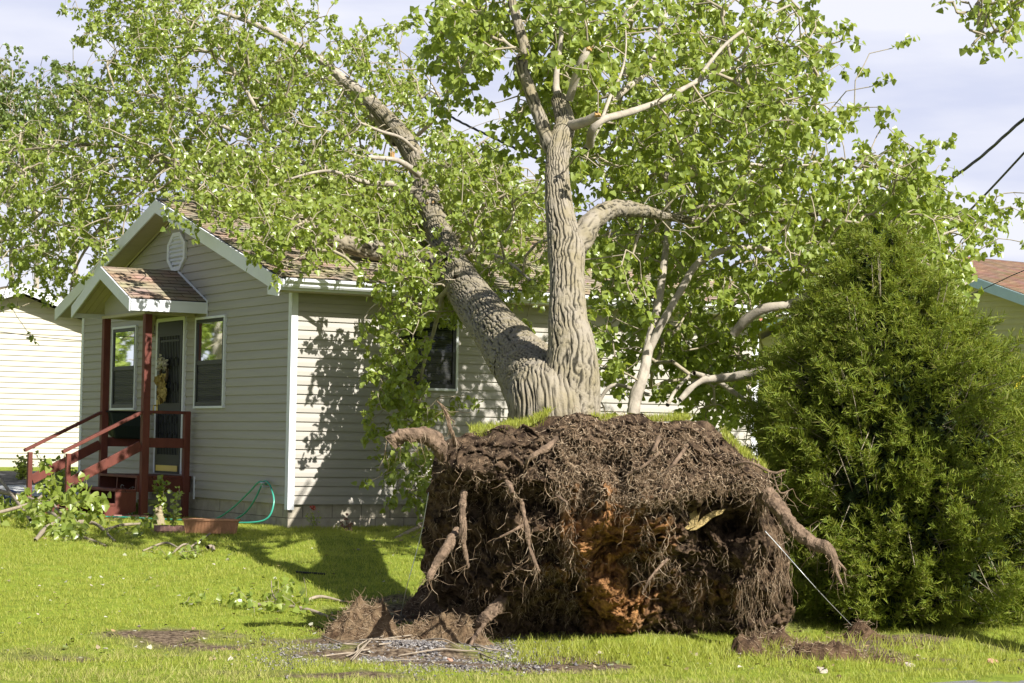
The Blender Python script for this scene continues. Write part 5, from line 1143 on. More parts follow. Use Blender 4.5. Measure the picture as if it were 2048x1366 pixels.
# overhanging sprays top right
cl = [P(x, y, 15.2 + random.uniform(-.3, .3)) for x, y in ((1925, 15), (1950, -5), (1985, 5), (2010, 10), (2030, 0), (1975, 45), (1970, 65), (1955, 80), (1945, 92), (2025, 60), (2012, 78), (2020, 40), (1990, 30), (2000, -20), (1960, -25), (2060, -30))]
bb = P(2300, 1300, 16.5); lt = leafy_tree('cottonwood_tree', 'leafy twigs of a tree outside the frame hanging into the top right corner', (bb[0], bb[1], -.4), [[row(2300, 1330, 16.5, 110), row(2290, 700, 16.5, 90), row(2260, 200, 16.2, 60), row(2180, -150, 15.8, 30), row(2080, -90, 15.4, 10), row(1990, -30, 15.2, 5)], [row(1990, -30, 15.2, 4), row(1975, 30, 15.2, 3), row(1962, 70, 15.2, 2)], [row(2060, -60, 15.3, 4), row(2040, 10, 15.2, 3), row(2020, 60, 15.2, 2)]], cl, .055, 7, M_leaf, 9, ls=(.045, .068), per=(2, 3), tl=(.05, .12))
# tree reflected in the front windows, standing across the driveway to the left
rb0 = HO + HV * 15.0 - HU * 5.5; cl = [np.array([rb0[0], rb0[1], 2.9]) + rng.normal(0, 1, 3) * np.array([1.6, 1.9, 1.1]) for _ in range(150)]
leafy_tree('shade_tree', 'broad leafy tree across the driveway left of the porch', (rb0[0], rb0[1], .1), [[[rb0[0], rb0[1], 0, .22], [rb0[0] + .2, rb0[1], 2.5, .17], [rb0[0], rb0[1], 5.5, .06]]], cl, .4, 11, M_leaf, 12, ls=(.10, .16))

# ------------------------------------------------------------------ yard things
def tubeobj(name, pts, r, m, lab, cat, sides=6, smooth=True, group=None, n=8):
    s = spline(np.array([list(p) for p in pts], float), n); mbq = MB(); v, f = tube_np(s, r, sides); mbq.add(v.tolist(), [tuple(q) for q in f]); c = s.mean(0)
    o = mbq.build(name, m, None, c, smooth); o.location = c.tolist(); return tag(o, lab, cat, group)
def twisted(name, pts, lab, m=M_black, r=.012, gap=.010, pitch=.5, cat='cable'):
    s = spline(np.array([list(p) for p in pts], float), 30); L = np.concatenate([[0], np.cumsum(np.linalg.norm(np.diff(s, axis=0), axis=1))]); q_ = np.linspace(0, L[-1], int(L[-1] / .06)); s = np.stack([np.interp(q_, L, s[:, k]) for k in range(3)], 1); t, U, W_ = frames(s); mbq = MB()
    for ph in (0, 2.1, 4.2):
        a = q_ / pitch * 2 * np.pi + ph; v, f = tube_np(s + gap * (np.cos(a)[:, None] * U + np.sin(a)[:, None] * W_), r, 5); mbq.add(v.tolist(), [tuple(g) for g in f])
    c = s.mean(0); o = mbq.build(name, m, None, c); o.location = c.tolist(); return tag(o, lab, cat)
twisted('power_cable', [P(2200, 120, 24), P(2048, 238, 26), P(1950, 323, 28), P(1838, 400, 30), P(1720, 470, 32.5), P(1560, 560, 34.5)], 'upper thick twisted black power cable slanting down behind the crown at right', pitch=1.8)
tubeobj('telephone_cable', [P(2200, 140, 25), P(2048, 306, 27), P(1960, 400, 29), P(1890, 468, 31), P(1800, 545, 34), P(1700, 620, 38)], .015, M_black, 'lower thin black cable under the twisted cable at right', 'cable')
twisted('service_drop', [P(850, 195, 44), P(905, 235, 42), P(1000, 282, 40), P(1096, 328, 38), P(1180, 372, 36)], 'black service cable crossing the sky gap left of the upright trunk', pitch=1.1, r=.012, gap=.014)
tubeobj('thin_wire', [P(2200, 485, 30), P(2048, 541, 34), P(1980, 572, 36), P(1880, 620, 39)], .008, M_black, 'thin wire in front of the red roof at the right edge', 'cable')
tubeobj('thin_wire', [P(-100, 658, 33.5), P(0, 664, 33.8), P(80, 674, 34), P(180, 683, 34.4), P(260, 690, 35)], .006, M_black, 'thin dark wire sagging in front of the cream house', 'cable')
# street light
pb = P(868, 880, 46); sl0 = empty('street_light', (pb[0], pb[1], float(gz(pb[0], pb[1]))), 0, 'grey street light head and arm poking above the fallen crown', 'street light'); off = np.array([pb[0], pb[1], float(gz(pb[0], pb[1]))])
mb = MB(); mb.tube([P(872, 900, 46), P(870, 500, 46), P(868, 190, 46)], [.10, .09, .07], 12); mb.build('pole', M_galv, sl0, off, True)
mb = MB(); q_ = P(856, 172, 46); mb.lathe([(.06, -.11), (.075, -.09), (.075, .06), (.06, .09), (.04, .10), (.04, .16), (.025, .17)], q_, 16); mb.build('transformer_can', M_galv, sl0, off, True)
mb = MB(); mb.tube(spline(np.array([P(868, 176, 46), P(850, 172, 46), P(822, 169, 46), P(812, 172, 46), P(806, 178, 46)]), 5), .03, 8); mb.tube([P(856, 176, 46), P(868, 184, 46), P(876, 196, 46)], .025, 8); mb.build('arm', M_galv, sl0, off, True)
# guy cables on the root plate
tubeobj('steel_cable', [P(857, 985, 16.75), P(846, 1050, 16.8), P(834, 1100, 16.85), P(812, 1180, 16.9), G(801, 1234, .01)], .003, M_cable, 'thin steel cable down the left edge of the root plate', 'cable')
tubeobj('steel_cable', [P(1530, 1062, 16.4), P(1560, 1095, 16.4), P(1640, 1185, 16.4), G(1714, 1262, .02)], .003, M_cable, 'thin steel cable slanting from the right of the root plate to a soil clod', 'cable')
o = tubeobj('guy_wire_guard', [P(2075, 700, 21), P(2049, 748, 20.6), P(2028, 785, 20.3), P(2012, 830, 20), P(1995, 905, 19.6)], .022, M_yellow, 'yellow plastic guy wire guard at the right edge beside the juniper', 'cable guard')
# hose with hanger on the gable wall
def HL(x, y, z): return HO + HU * x + HV * y + np.array([0, 0, z])
hw = [HL(-.07, .72, .50), HL(-.12, .85, .42), HL(-.3, 1.05, .2), HL(-.45, 1.25, .04), HL(-.6, 1.4, .03), HL(-.55, .9, .03), HL(-.4, .45, .03), HL(-.28, .30, .08), HL(-.14, .28, .25), HL(-.09, .38, .46), HL(-.07, .55, .57), HL(-.08, .72, .55), HL(-.12, .80, .40), HL(-.16, 1.0, .16), HL(-.2, 1.25, .03), HL(-.45, 1.6, .03), HL(-.75, 1.9, .03), HL(-.95, 1.7, .03), HL(-.8, 1.1, .03), HL(-.55, .6, .03), HL(-.6, .8, .045), HL(-1.1, 1.8, .03), HL(-1.2, 2.5, .03), HL(-1.3, 3.0, .03), HL(-1.6, 3.0, .03), HL(-1.9, 2.6, .03)]
hw = [HL(-.03, .60, .53), HL(-.10, .68, .56), HL(-.12, .95, .42), HL(-.18, 1.35, .20), HL(-.28, 1.7, .045), HL(-.5, 1.75, .04), HL(-.6, 1.3, .05), HL(-.45, .6, .05), HL(-.2, .25, .10), HL(-.10, .22, .30), HL(-.08, .36, .50), HL(-.07, .55, .575), HL(-.07, .66, .53), HL(-.10, .80, .34), HL(-.12, 1.05, .16), HL(-.2, 1.3, .045), HL(-.4, 1.2, .04), HL(-.55, .9, .045), HL(-.75, 1.6, .045), HL(-.95, 2.2, .04), HL(-1.15, 2.7, .04), HL(-1.35, 2.9, .04), HL(-1.75, 2.8, .04), HL(-1.85, 3.0, .04), HL(-1.5, 3.3, .04)]
tubeobj('garden_hose', hw, .0115, M_hose, 'green garden hose looped on its hanger and trailing on the grass', 'hose', 10)
mb = MB(); q_ = HL(-.06, .60, .50); mb.tube([HL(-.004, .60, .50), HL(-.09, .60, .50), HL(-.09, .60, .53)], .012, 8); mb.lathe([(.03, -.01), (.035, 0), (.03, .01)], HL(-.09, .60, .55), 12); o = mb.build('hose_tap', M_galv, None, q_); o.location = q_.tolist(); tag(o, 'metal tap on the gable wall holding the hose loop', 'tap')
# planters
def lathe_thing(name, px, py, prof, m, lab, cat, sx=1, sy=1, soil=None, seg=24, rot=0):
    g = G(px, py); e = empty(name, g, rot, lab, cat); mbq = MB(); mbq.lathe(prof, (0, 0, 0), seg, sx, sy); mbq.build('pot', m, e, smooth=False)
    if soil is not None: s_ = MB(); s_.lathe([(soil[0], soil[1] - .02), (soil[0], soil[1])], (0, 0, 0), seg, sx, sy); s_.build('soil', M_clod, e)
    return e
g = G(422, 1070); g[2] += .02; tr = empty('trough_planter', g, R(1), 'long brown ribbed trough planter on the grass below the hose', 'planter'); mb = MB()
# hollow tapered trough with ribs
lx, ly, hz = .31, .10, .165
def rect(hx, hy, z): return [(-hx, -hy, z), (hx, -hy, z), (hx, hy, z), (-hx, hy, z)]
r0, r1, r2_, r3 = rect(lx - .03, ly - .02, 0), rect(lx, ly, hz), rect(lx - .012, ly - .012, hz), rect(lx - .03, ly - .03, .06)
vs = r0 + r1 + r2_ + r3; mb.add(vs, [(3, 2, 1, 0)] + [(i, (i + 1) % 4, 4 + (i + 1) % 4, 4 + i) for i in range(4)] + [(4 + i, 4 + (i + 1) % 4, 8 + (i + 1) % 4, 8 + i) for i in range(4)] + [(8 + i, 8 + (i + 1) % 4, 12 + (i + 1) % 4, 12 + i) for i in range(4)] + [(12, 13, 14, 15)])
for k in range(34):
    x = -lx + .035 + k * (2 * lx - .07) / 33; mb.beam((x * .93, -ly + .014, .01), (x, -ly - .003, hz - .03), .008, .008, (0, 1, 0))
mb.build('trough', M_terra, tr)
mb = MB(); mb.box((-lx - .01, -ly - .012, hz - .022), (lx + .01, -ly - .0035, hz)); mb.box((-lx - .01, ly + .001, hz - .022), (lx + .01, ly + .01, hz)); mb.box((-lx - .011, -ly - .003, hz - .022), (-lx - .001, ly, hz)); mb.box((lx + .001, -ly - .003, hz - .022), (lx + .011, ly, hz)); mb.build('rim', M_terra, tr, bevel=.003)
mb = MB(); mb.box((-lx + .02, -ly + .02, .07), (lx - .02, ly - .02, .10)); mb.build('soil', M_clod, tr)
wp = lathe_thing('flower_pot', 392, 1032, [(.075, 0), (.085, .02), (.105, .13), (.125, .13), (.128, .165), (.115, .165), (.10, .12)], M_pot, 'empty pale round pot by the porch corner', 'pot', soil=(.1, .14))
rp2 = lathe_thing('round_planter', 342, 1066, [(.18, 0), (.20, .03), (.20, .085), (.16, .085), (.15, .05)], M_pink, 'low pinkish ring planter holding the small shrub', 'planter', soil=(.155, .07))
# little shrubs
def leafplant(name, base, stems, h, nl, lab, m=M_leaf, ls=(.03, .055), spread=.08, seed=1, stemr=.004, lean=.25):
    r_ = np.random.default_rng(seed); e = empty(name, base, 0, lab, 'plant'); A = []; B = []; P_ = []; 
    for k in range(stems):
        d = np.array([r_.normal(0, lean), r_.normal(0, lean), 1.]); p = np.array([r_.normal(0, .015), r_.normal(0, .015), 0.]); hh_ = h * r_.uniform(.6, 1)
        for s_ in range(6):
            q_ = p + unit(d) * hh_ / 6; A.append(p); B.append(q_)
            if s_ > 0:
                for _ in range(nl): P_.append(p + (q_ - p) * r_.uniform() + r_.normal(0, spread * .35, 3))
            p = q_; d = d + r_.normal(0, .15, 3)
    v, f = segs_np(np.array(A), np.array(B), stemr, stemr * .8, 4); NPM().add(v, f).build('stem', M_twig, e)
    P_ = np.array(P_); n = len(P_); v, f = leaves_np(P_, unit(r_.normal(0, 1, (n, 3)) * [1, 1, .5] + [0, 0, .4]), r_.normal(0, .6, (n, 3)) + [.3, -.4, .8], r_.uniform(*ls, n)); np_obj('foliage', v, f, m, e); return e
b_ = G(342, 1066); b_[2] += .07; leafplant('young_shrub', b_, 4, .50, 4, 'upright small shrub with glossy leaves growing in the ring planter', ls=(.035, .06), seed=3)
b_ = G(322, 1040); leafplant('young_shrub', b_, 3, .60, 7, 'taller thin shrub with a bright leafy top behind the ring planter', ls=(.05, .08), seed=4, lean=.1)
b_ = G(280, 1036); leafplant('rose_bush', b_, 4, .30, 3, 'sparse small plant growing through the wire trellis', ls=(.04, .06), seed=5)
b_ = G(622, 1061); rb1 = leafplant('rose_bush', b_, 4, .28, 4, 'tiny rose bush with one red bloom against the block foundation', ls=(.02, .035), seed=6)
v, f = leaves_np(rng.normal(0, .012, (16, 3)) + [.02, 0, .27], rng.normal(0, 1, (16, 3)), rng.normal(0, 1, (16, 3)), np.full(16, .03)); np_obj('bloom', v, f, mat('rose_red', (.5, .06, .05), .6), rb1)
b_ = G(700, 1064); leafplant('dead_twig_plant', b_, 4, .2, 2, 'small withered reddish plant at the shaded foundation', m=mat('withered', (.22, .12, .08), .9), ls=(.03, .05), seed=7)
b_ = HO + HU * 1.95 - HV * .45; b_[2] = 0; leafplant('foundation_shrub', b_, 26, .85, 9, 'fine leaved dark shrub between the foundation and the root plate', m=M_jun, ls=(.02, .04), spread=.12, seed=8, lean=.4)
for (px, py, Y, h, lab, sd_) in ((45, 945, 40, .5, 'low leafy clump at the foot of the cream house', 11), (95, 950, 39, .35, 'smaller leafy clump beside the driveway edge', 12), (100, 985, 34, .9, 'wiry young plant behind the porch stair rail', 13), (125, 990, 33.4, .75, 'dark leaved plant just left of the porch newel post', 14)):
    b_ = P(px, py, Y); b_[2] = float(gz(b_[0], b_[1])); leafplant('garden_plant', b_, 9, h, 5, lab, ls=(.05, .09), seed=sd_, lean=.3, spread=.15)
# figurines
def figurine(px, py, h, lab, kind, seed):
    g = G(px, py); e = empty('garden_figurine', g, 0, lab, 'figurine'); mbq = MB(); s = h
    if kind == 'fawn':
        mbq.lathe([(.26 * s, 0), (.30 * s, .04 * s), (.24 * s, .09 * s)], (0, 0, 0), 14); mbq.build('base', M_stone, e, smooth=True); mbq = MB()
        body = spline(np.array([[-.20, 0, .18, .09], [-.08, 0, .24, .13], [.08, 0, .36, .13], [.14, 0, .52, .085], [.16, 0, .66, .06], [.17, 0, .78, .07], [.26, 0, .80, .06], [.34, 0, .77, .035]]) * s, 5)
        mbq.tube(body[:, :3], body[:, 3], 12)
        for sg in (-1, 1):
            mbq.tube([(.12 * s, sg * .07 * s, .36 * s), (.24 * s, sg * .08 * s, .22 * s), (.2 * s, sg * .08 * s, .08 * s)], [.045 * s, .03 * s, .028 * s], 8); mbq.tube([(-.14 * s, sg * .1 * s, .2 * s), (.02 * s, sg * .14 * s, .14 * s), (.08 * s, sg * .14 * s, .08 * s)], [.07 * s, .04 * s, .03 * s], 8)
            mbq.tube([(.16 * s, sg * .04 * s, .84 * s), (.13 * s, sg * .09 * s, .98 * s)], [.03 * s, .008 * s], 6)
        mbq.build('body', M_stone, e, smooth=True)
    else:
        prof = [(.30 * s, 0), (.34 * s, .08 * s), (.24 * s, .2 * s), (.28 * s, .34 * s), (.18 * s, .5 * s), (.2 * s, .6 * s)]
        mbq.lathe(prof, (0, 0, 0), 14); mbq.build('base', M_stone, e, smooth=True); mbq = MB()
        body = spline(np.array([[0, 0, .55, .12], [.02, 0, .68, .14], [.02, 0, .78, .09], [.04, 0, .86, .085], [.03, 0, .96, .05]]) * s, 5); mbq.tube(body[:, :3], body[:, 3], 12)
        for sg in (-1, 1): mbq.tube([(.0, sg * .1 * s, .7 * s), (-.12 * s, sg * .22 * s, .82 * s), (-.16 * s, sg * .2 * s, .62 * s)], [.04 * s, .08 * s, .03 * s], 8)
        mbq.build('body', M_stone, e, smooth=True)
    return e
figurine(246, 1033, .24, 'small cream fawn figurine standing on bricks by the porch', 'fawn', 1)
figurine(318, 1052, .26, 'cream winged figurine on a mound beside the ring planter', 'angel', 2)
g = G(310, 1036); bd = lathe_thing('bird_bath', 310, 1036, [(.05, 0), (.03, .04), (.03, .16), (.11, .2), (.14, .25), (.12, .25), (.05, .21)], mat('pale_green_dish', (.45, .50, .25), .7), 'small pale green bird bath behind the winged figurine', 'bird bath')
k = 0
for i, (px, lab) in enumerate(((236, 'leftmost brick under the fawn figurine'), (254, 'brick right of the leftmost one beside the fawn'), (272, 'third brick of the low row under the trellis'), (290, 'rightmost brick of the low row under the trellis'))):
    g = G(px, 1038); mb = MB(); mb.box((-.055, -.05, 0), (.055, .05, .055)); o = mb.build('brick', M_pink, None, bevel=.006); o.location = g.tolist(); o.rotation_euler = (0, 0, random.uniform(-.15, .15)); tag(o, lab, 'brick', 'bricks edging the flower bed')
# wire trellis
g = G(278, 1030); tl = empty('wire_trellis', g, R(-8), 'bent curled wire trellis standing in front of the porch deck', 'trellis')
def tpx(x, y): return ((x - 278) / 153., 0.01 * math.sin(x), (1030 - y) / 153.)
mb = MB()
for pts in ([(243, 968), (238, 965), (236, 972), (240, 974), (243, 980), (250, 1010), (256, 1030)], [(242, 972), (252, 975), (262, 970), (275, 974), (285, 969)], [(262, 970), (263, 1030)], [(283, 1000), (278, 960), (284, 944), (292, 940), (296, 955), (290, 1000), (285, 1030)], [(280, 955), (290, 952), (296, 965), (302, 985), (296, 1010), (290, 1028)], [(250, 1000), (258, 995), (268, 1003), (278, 998), (290, 1004), (300, 995)], [(252, 990), (260, 986), (262, 993), (254, 995), (250, 990)]):
    mb.tube(spline(np.array([tpx(*p) for p in pts]), 5), .0055, 5)
mb.build('wire_frame', M_wire, tl)
# white pot etc. small toy wheel at far left
g = G(20, 1010); mb = MB(); mb.tube([(.11 * math.cos(t), 0, .11 + .11 * math.sin(t)) for t in np.linspace(0, 2 * math.pi, 20)], .02, 8); mb.tube([(-.1, 0, .11), (.1, 0, .11)], .01, 6); mb.tube([(0, 0, .01), (0, 0, .21)], .01, 6); mb.tube([(0, -.03, .11), (0, .03, .11)], .03, 10); o = mb.build('toy_wheel', mat('toy_blue', (.08, .12, .3), .5), None); o.location = g.tolist(); tag(o, 'small blue toy wheel beside the gravel at the left edge', 'toy')

# fallen branches and debris ------------------------------
def branch_thing(name, stems, leafpts, lab, cat='branch', m=M_stick, nl=7, ls=(.055, .085), spread=.07, lm=M_leaf, droop=.2):
    base = np.mean([q_[:3] for q_ in stems[0]], 0); e = empty(name, base, 0, lab, cat); mbq = NPM()
    for st in stems:
        V, Fq, A = bark_tube(st, step=.03, sides=8, amp=.002, kx=25, seed=random.randint(0, 99), lump=.15); mbq.add(V, Fq, A)
    mbq.build('stem', m, e, base, smooth=True, attr='ridge')
    if leafpts:
        E_ = np.array([np.array(p) + rng.normal(0, spread, 3) for p in leafpts for _ in range(3)]); E_[:, 2] = np.maximum(E_[:, 2], gz(E_[:, 0], E_[:, 1]) + .05); tv, tf, lv, lf = sprigs(E_, rng.normal(0, 1, E_.shape) + [0, 0, .4], nl, tl=(.1, .22), ls=ls, droop=droop); lv[:, 2] = np.maximum(lv[:, 2], gz(lv[:, 0], lv[:, 1]) + .012)
        np_obj('twigs', tv, tf, M_twig, e, base)['kind'] = 'stuff'; np_obj('leaves', lv, lf, lm, e, base)
    return e
def grow(px, py, wpx, up=0.0): q_ = G(px, py); s_ = q_[1] / F; return [q_[0], q_[1], q_[2] + up + wpx / 2 * s_, wpx / 2 * s_]
def gpt(px, py, up): q_ = G(px, py); q_[2] += up; return q_
branch_thing('fallen_branch', [[grow(-30, 1015, 10, .25), grow(60, 1030, 10, .18), grow(120, 1065, 10, .12), grow(150, 1062, 14, .06), grow(190, 1060, 8, .05), grow(230, 1085, 5)], [grow(70, 1085, 8), grow(100, 1065, 10, .05), grow(150, 1060, 12, .06)], [grow(-20, 1050, 7, .1), grow(60, 1040, 6, .2), grow(100, 1030, 4, .35)], [grow(140, 1060, 6, .05), grow(100, 1050, 5, .3), grow(95, 1045, 4, .55)], [grow(0, 1000, 7, .3), grow(60, 1060, 6, .1)]],
             [gpt(x, 1058 + random.uniform(-8, 8), u) for x, u in ((85, .35), (95, .5), (98, .62), (110, .25), (120, .4), (140, .35), (150, .2), (165, .35), (180, .25), (195, .3), (90, .15), (70, .2), (125, .12), (150, .45), (170, .15), (200, .15))] + [gpt(random.uniform(-10, 90), random.uniform(1020, 1060), random.uniform(.05, .2)) for _ in range(16)] + [gpt(random.uniform(60, 200), random.uniform(1060, 1085), .05) for _ in range(8)], 'big leafy broken branch lying left of the porch steps', ls=(.07, .11))
branch_thing('fallen_branch', [[grow(145, 1078, 12), grow(180, 1085, 9), grow(212, 1094, 5)]], [], 'short bare grey limb on the grass below the leafy broken branch')
branch_thing('fallen_branch', [[grow(500, 1212, 6), grow(560, 1214, 7), grow(610, 1222, 7), grow(645, 1232, 6), grow(674, 1244, 4)], [grow(560, 1214, 4), grow(545, 1200, 3, .05), grow(542, 1185, 2, .1)]], [gpt(x, y, .05) for x, y in ((545, 1205), (560, 1195), (570, 1210), (525, 1215), (500, 1218), (535, 1225), (395, 1215), (440, 1212), (470, 1215), (600, 1225), (620, 1215))], 'curved leafy branch lying on the lawn left of the soil heap', nl=5)
branch_thing('fallen_branch', [[grow(610, 1206, 7), grow(640, 1202, 8, .02), grow(690, 1206, 4)]], [], 'short pale stick just above the curved lawn branch')
branch_thing('fallen_branch', [[grow(285, 1104, 4), grow(330, 1092, 5, .02), grow(360, 1100, 4)], [grow(340, 1112, 4), grow(370, 1098, 4, .04), grow(395, 1108, 3)], [grow(372, 1102, 4), grow(420, 1074, 3, .03)]], [gpt(x, y, .02) for x, y in ((325, 1118), (345, 1120), (375, 1120), (390, 1116))], 'small forked twigs and wilted leaves on the lawn under the trough planter', nl=4, ls=(.04, .06))
branch_thing('fallen_branch', [[grow(788, 1080, 5), grow(815, 1068, 7), grow(860, 1052, 10, .02)]], [], 'dark limb lying in the shade between foundation and root plate')
branch_thing('fallen_branch', [[grow(592, 1146, 4), grow(650, 1150, 4)]], [], 'thin straight black stick on the lawn', m=M_black)
branch_thing('fallen_branch', [[grow(210, 1066, 6, .02), grow(245, 1060, 6, .04), grow(300, 1052, 4, .02)]], [gpt(x, y, .03) for x, y in ((250, 1068), (275, 1062), (290, 1066), (235, 1074), (300, 1058), (225, 1062), (262, 1078))], 'thin branch with wilting leaves in front of the brick row', nl=5)
branch_thing('fallen_branch', [[grow(415, 1100, 10), grow(425, 1097, 8), grow(428, 1104, 6)]], [], 'pale curled bark scrap on the lawn below the trough', m=M_stick)
# sticks on the gravel windrow
words = ['lowest left', 'long middle', 'highest arching', 'short slanting', 'bent', 'right hand curving', 'upper straight', 'far left', 'lower middle', 'rightmost', 'foremost level', 'crossing upper', 'crossing lower', 'forked end', 'kinked middle', 'thin left hand', 'thin right hand', 'half buried', 'long arched left', 'long arched right']
st = [((700, 1322), (745, 1300), (850, 1280)), ((720, 1312), (820, 1292), (930, 1296)), ((760, 1296), (860, 1274), (950, 1300)), ((690, 1324), (732, 1303)), ((700, 1330), (738, 1302), (722, 1296)), ((830, 1284), (900, 1280), (955, 1312)), ((740, 1306), (800, 1283), (870, 1281)), ((650, 1276), (685, 1300), (712, 1303)), ((780, 1302), (850, 1292), (915, 1306)), ((860, 1296), (930, 1302), (1000, 1330)), ((800, 1318), (880, 1320), (960, 1316)),
      ((745, 1290), (830, 1300), (905, 1290)), ((760, 1312), (840, 1300), (930, 1318)), ((820, 1278), (880, 1292), (925, 1285)), ((715, 1300), (770, 1304), (840, 1286)), ((640, 1318), (700, 1312), (745, 1318)), ((905, 1300), (960, 1312), (1010, 1316)), ((780, 1326), (850, 1330), (900, 1342)), ((730, 1300), (800, 1275), (900, 1276)), ((850, 1276), (920, 1284), (975, 1300))]
for s_, w_ in zip(st, words):
    rows_ = [grow(x + random.uniform(-4, 4), y + random.uniform(-3, 3), random.uniform(2.2, 4.2), .008 + .015 * random.random()) for x, y in s_]
    if len(rows_) == 2: rows_.insert(1, [(a + b) / 2 for a, b in zip(*rows_)])
    rows_.insert(2, [(a + b) / 2 + random.uniform(-.03, .03) * (k < 2) for k, (a, b) in enumerate(zip(rows_[1], rows_[2]))])
    for q_ in rows_: q_[2] += .10 * float(1 - sstep(0, 1, np.hypot((q_[0] - g0[0]) / .95, (q_[1] - g0[1]) / .42))) + .004
    rows_[-1][3] *= .5
    V, Fq, A = bark_tube(rows_, step=.03, sides=7, amp=.002, kx=25, seed=3, lump=.15); c = V.mean(0); o = NPM().add(V, Fq, A).build('stick', M_stick, None, c, True, 'ridge'); o.location = c.tolist(); tag(o, w_ + ' pale stick on the gravel heap in front', 'stick', 'sticks lying on the gravel heap')
# stone chips
def chips(n, region, sz, seed, name, lab, m=M_chip, zfn=None):
    r_ = np.random.default_rng(seed); C_ = []
    for _ in range(n):
        x, y = region(r_); q_ = G(x, y); q_[2] += .10 * float(1 - sstep(0, 1, np.hypot((q_[0] - g0[0]) / .95, (q_[1] - g0[1]) / .42))); C_.append(q_)
    C_ = np.array(C_); s_ = r_.uniform(*sz, n) * r_.choice([1, 1, 1, 1.6], n); base = np.array([[1, 0, 0], [-1, 0, 0], [0, 1, 0], [0, -1, 0], [0, 0, .6], [0, 0, -.5]], float)
    V = base[None] * s_[:, None, None] * r_.uniform(.6, 1.4, (n, 6, 1)) + r_.normal(0, .15, (n, 6, 3)) * s_[:, None, None]; a = r_.uniform(0, 6.28, n); ca, sa = np.cos(a)[:, None], np.sin(a)[:, None]
    V = np.stack([V[..., 0] * ca - V[..., 1] * sa, V[..., 0] * sa + V[..., 1] * ca, V[..., 2]], -1) + C_[:, None]; b = (np.arange(n) * 6)[:, None]
    Fq = np.concatenate([b + np.array([t]) for t in ((0, 2, 4), (2, 1, 4), (1, 3, 4), (3, 0, 4), (2, 0, 5), (1, 2, 5), (3, 1, 5), (0, 3, 5))], 1).reshape(-1, 3); o = np_obj(name, V.reshape(-1, 3), Fq, m); return tag(o, lab, 'gravel', kind='stuff')
chips(9000, lambda r_: (r_.normal(840, 130), r_.normal(1308, 17)), (.005, .014), 3, 'gravel', 'grey gravel and bark chips spread in front of the soil heap')
chips(3500, lambda r_: (r_.uniform(520, 1120), r_.uniform(1272, 1345)), (.003, .008), 4, 'gravel', 'loose gravel scattered around the heap')
chips(900, lambda r_: (r_.normal(1650, 90), r_.normal(1300, 18)), (.006, .018), 5, 'soil_crumbs', 'dark soil crumbs strewn right of the root plate', M_clod)
chips(1300, lambda r_: (r_.normal(800, 110), r_.normal(1262, 16)), (.006, .018), 6, 'soil_crumbs', 'brown soil crumbs around the heap left of the root plate', M_clod)
# mounds of torn soil
def mound(px, py, rx, ry, h, lab, seed, m=M_clod, name='soil_heap', cat='soil heap', fib=0):
    c = G(px, py); r_ = np.random.default_rng(seed); n = 90; u = np.linspace(-1.25, 1.25, n); X_, Y_ = np.meshgrid(u, u, indexing='ij'); rr__ = np.hypot(X_, Y_); q3 = np.stack([X_ * rx * 6 + c[0] * 3, Y_ * ry * 6, X_ * 0 + seed], -1)
    ed = rr__ + .22 * fbm(q3 * .5, 3, seed); H = h * (1 - sstep(.25, 1.0, ed)) * (1 + .5 * fbm(q3 * .8, 4, seed + 1, .6)) + .022 * fbm(q3 * 3.5, 3, seed + 2, .7) * (ed < 1.1) - .03 * sstep(.95, 1.2, ed)
    Xw = c[0] + X_ * rx; Yw = c[1] + Y_ * ry; Zw = gz(Xw, Yw) + H; V = np.stack([Xw + .02 * fbm(q3 * 2, 2, seed + 5), Yw, Zw], -1).reshape(-1, 3); ids_ = np.arange(n * n).reshape(n, n); Fq = np.stack([ids_[:-1, :-1], ids_[1:, :-1], ids_[1:, 1:], ids_[:-1, 1:]], -1).reshape(-1, 4)
    e = empty(name, c, 0, lab, cat); np_obj('soil', V, Fq, m, e, c, smooth=False)
    if fib:
        V_ = V[r_.choice(np.where((rr__ < .9).ravel())[0], fib)]; d = unit(r_.normal(0, 1, (fib, 3)) * [1, 1, .5] + [0, 0, .1]); l = r_.uniform(.03, .12, fib)[:, None]; mid = V_ + d * l * .5 + r_.normal(0, .01, (fib, 3)); v, f = segs_np(V_, mid, .0018, .0016, 3); v2, f2 = segs_np(mid, mid + unit(d + r_.normal(0, .4, (fib, 3))) * l * .5, .0016, .0008, 3); NPM().add(v, f).add(v2, f2).build('rootlets', M_rootlet, e, c)['kind'] = 'stuff'
    return e
M_clod2 = mat('brown_clod', (.22, .155, .09), .95, .1, col2=(.085, .052, .03), vscale=12, bump=1, bscale=70)
mound(735, 1276, .38, .26, .21, 'rounded brown soil heap full of rootlets at the left end', 71, M_clod2, fib=900)
mound(860, 1280, .50, .26, .17, 'longer brown soil heap beside the foot of the root plate', 72, M_clod2, fib=900)
mound(880, 1225, .34, .42, .24, 'dark soil bank behind the longer brown heap', 73, fib=500)
mound(950, 1268, .28, .26, .20, 'dark soil lump against the lower left root', 74, fib=400)
mound(1502, 1312, .16, .16, .12, 'rounded dark clod below the right end of the root plate', 75, fib=120)
mound(1650, 1318, .42, .16, .10, 'long low dark soil heap near the street', 76, fib=300)
mound(1560, 1290, .30, .26, .10, 'dark soil bank right of the root plate foot', 77, fib=300)
mound(1720, 1276, .22, .18, .10, 'small dark clod where the right cable is anchored', 78, fib=150)
mound(1770, 1325, .20, .10, .05, 'flat scrap of dark soil by the juniper', 79, fib=80)
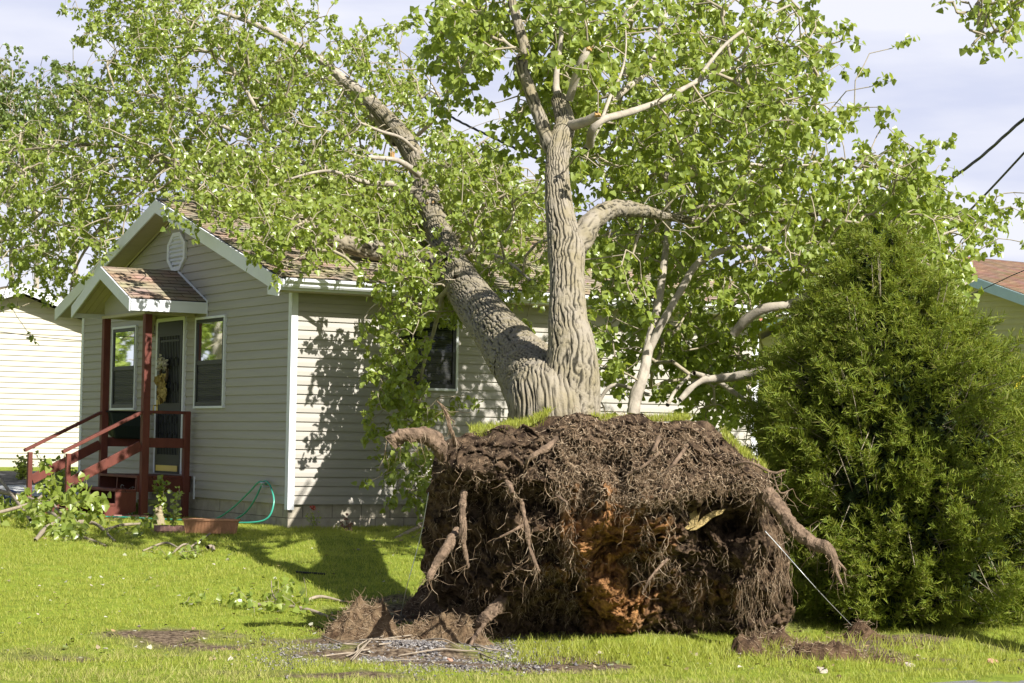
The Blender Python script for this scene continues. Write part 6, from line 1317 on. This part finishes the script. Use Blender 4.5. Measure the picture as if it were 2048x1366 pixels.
# flat stones / bark scraps
for (px, py, s_, lab) in ((1645, 1345, .055, 'pale flat stone leaning on the long low soil heap'), (1820, 1334, .045, 'pale stone at the right of the flat soil scrap'), (850, 1312, .03, 'pale chip stone in the middle of the gravel'), (900, 1330, .03, 'reddish flat stone low in the gravel'), (1985, 1325, .04, 'reddish dead leaf scrap by the street edge')):
    g = G(px, py); mb = MB(); n_ = 9; mb.prism([(s_ * math.cos(6.28 * k / n_) * random.uniform(.8, 1.3), s_ * math.sin(6.28 * k / n_) * random.uniform(.5, .9), .0) for k in range(n_)], (0, s_ * .2, s_ * .5)); o = mb.build('flat_stone', mat('pale_stone', (.42, .36, .30) if 'reddish' not in lab else (.45, .25, .17), .9, vary=.2), None, bevel=.004); o.location = (g + [0, 0, .03]).tolist() if px > 800 and px < 950 else g.tolist(); o.rotation_euler = (.25, .1, random.uniform(0, 3)); tag(o, lab, 'stone')
rs_ = np.random.default_rng(91); n = 420; x_ = rs_.uniform(-.2, LW, n); y_ = rs_.uniform(-.3, RY, n) ; pr_ = HO + x_[:, None] * HU + y_[:, None] * HV; pr_[:, 2] = EZ + PT * (y_ + OH) + .025
v, f = leaves_np(pr_, rs_.normal(0, 1, pr_.shape) * [1, 1, .2], rs_.normal(0, .3, pr_.shape) + [0, 0, 1], rs_.uniform(.03, .07, n)); o = np_obj('leaf_litter', v, f, M_leaf); tag(o, 'loose green leaves scattered on the tan shingle roof', 'leaf litter', kind='stuff')
# scattered dead leaves on the lawn
r_ = np.random.default_rng(77); n = 260; L_ = np.array([G(r_.uniform(0, 1000), r_.uniform(1075, 1340)) for _ in range(n)] + [G(r_.uniform(1000, 2048), r_.uniform(1300, 1350)) for _ in range(120)]); L_[:, 2] += .035
v, f = leaves_np(L_, r_.normal(0, 1, L_.shape) * [1, 1, .15], r_.normal(0, .4, L_.shape) + [0, 0, 1], r_.uniform(.02, .05, len(L_))); o = np_obj('leaf_litter', v, f, mat('dead_leaf', (.36, .30, .2), .8, island=[(.2, .14, .07), (.45, .42, .34), (.12, .16, .03), (.3, .2, .1)])); tag(o, 'scattered dead leaves on the lawn', 'leaf litter', kind='stuff')
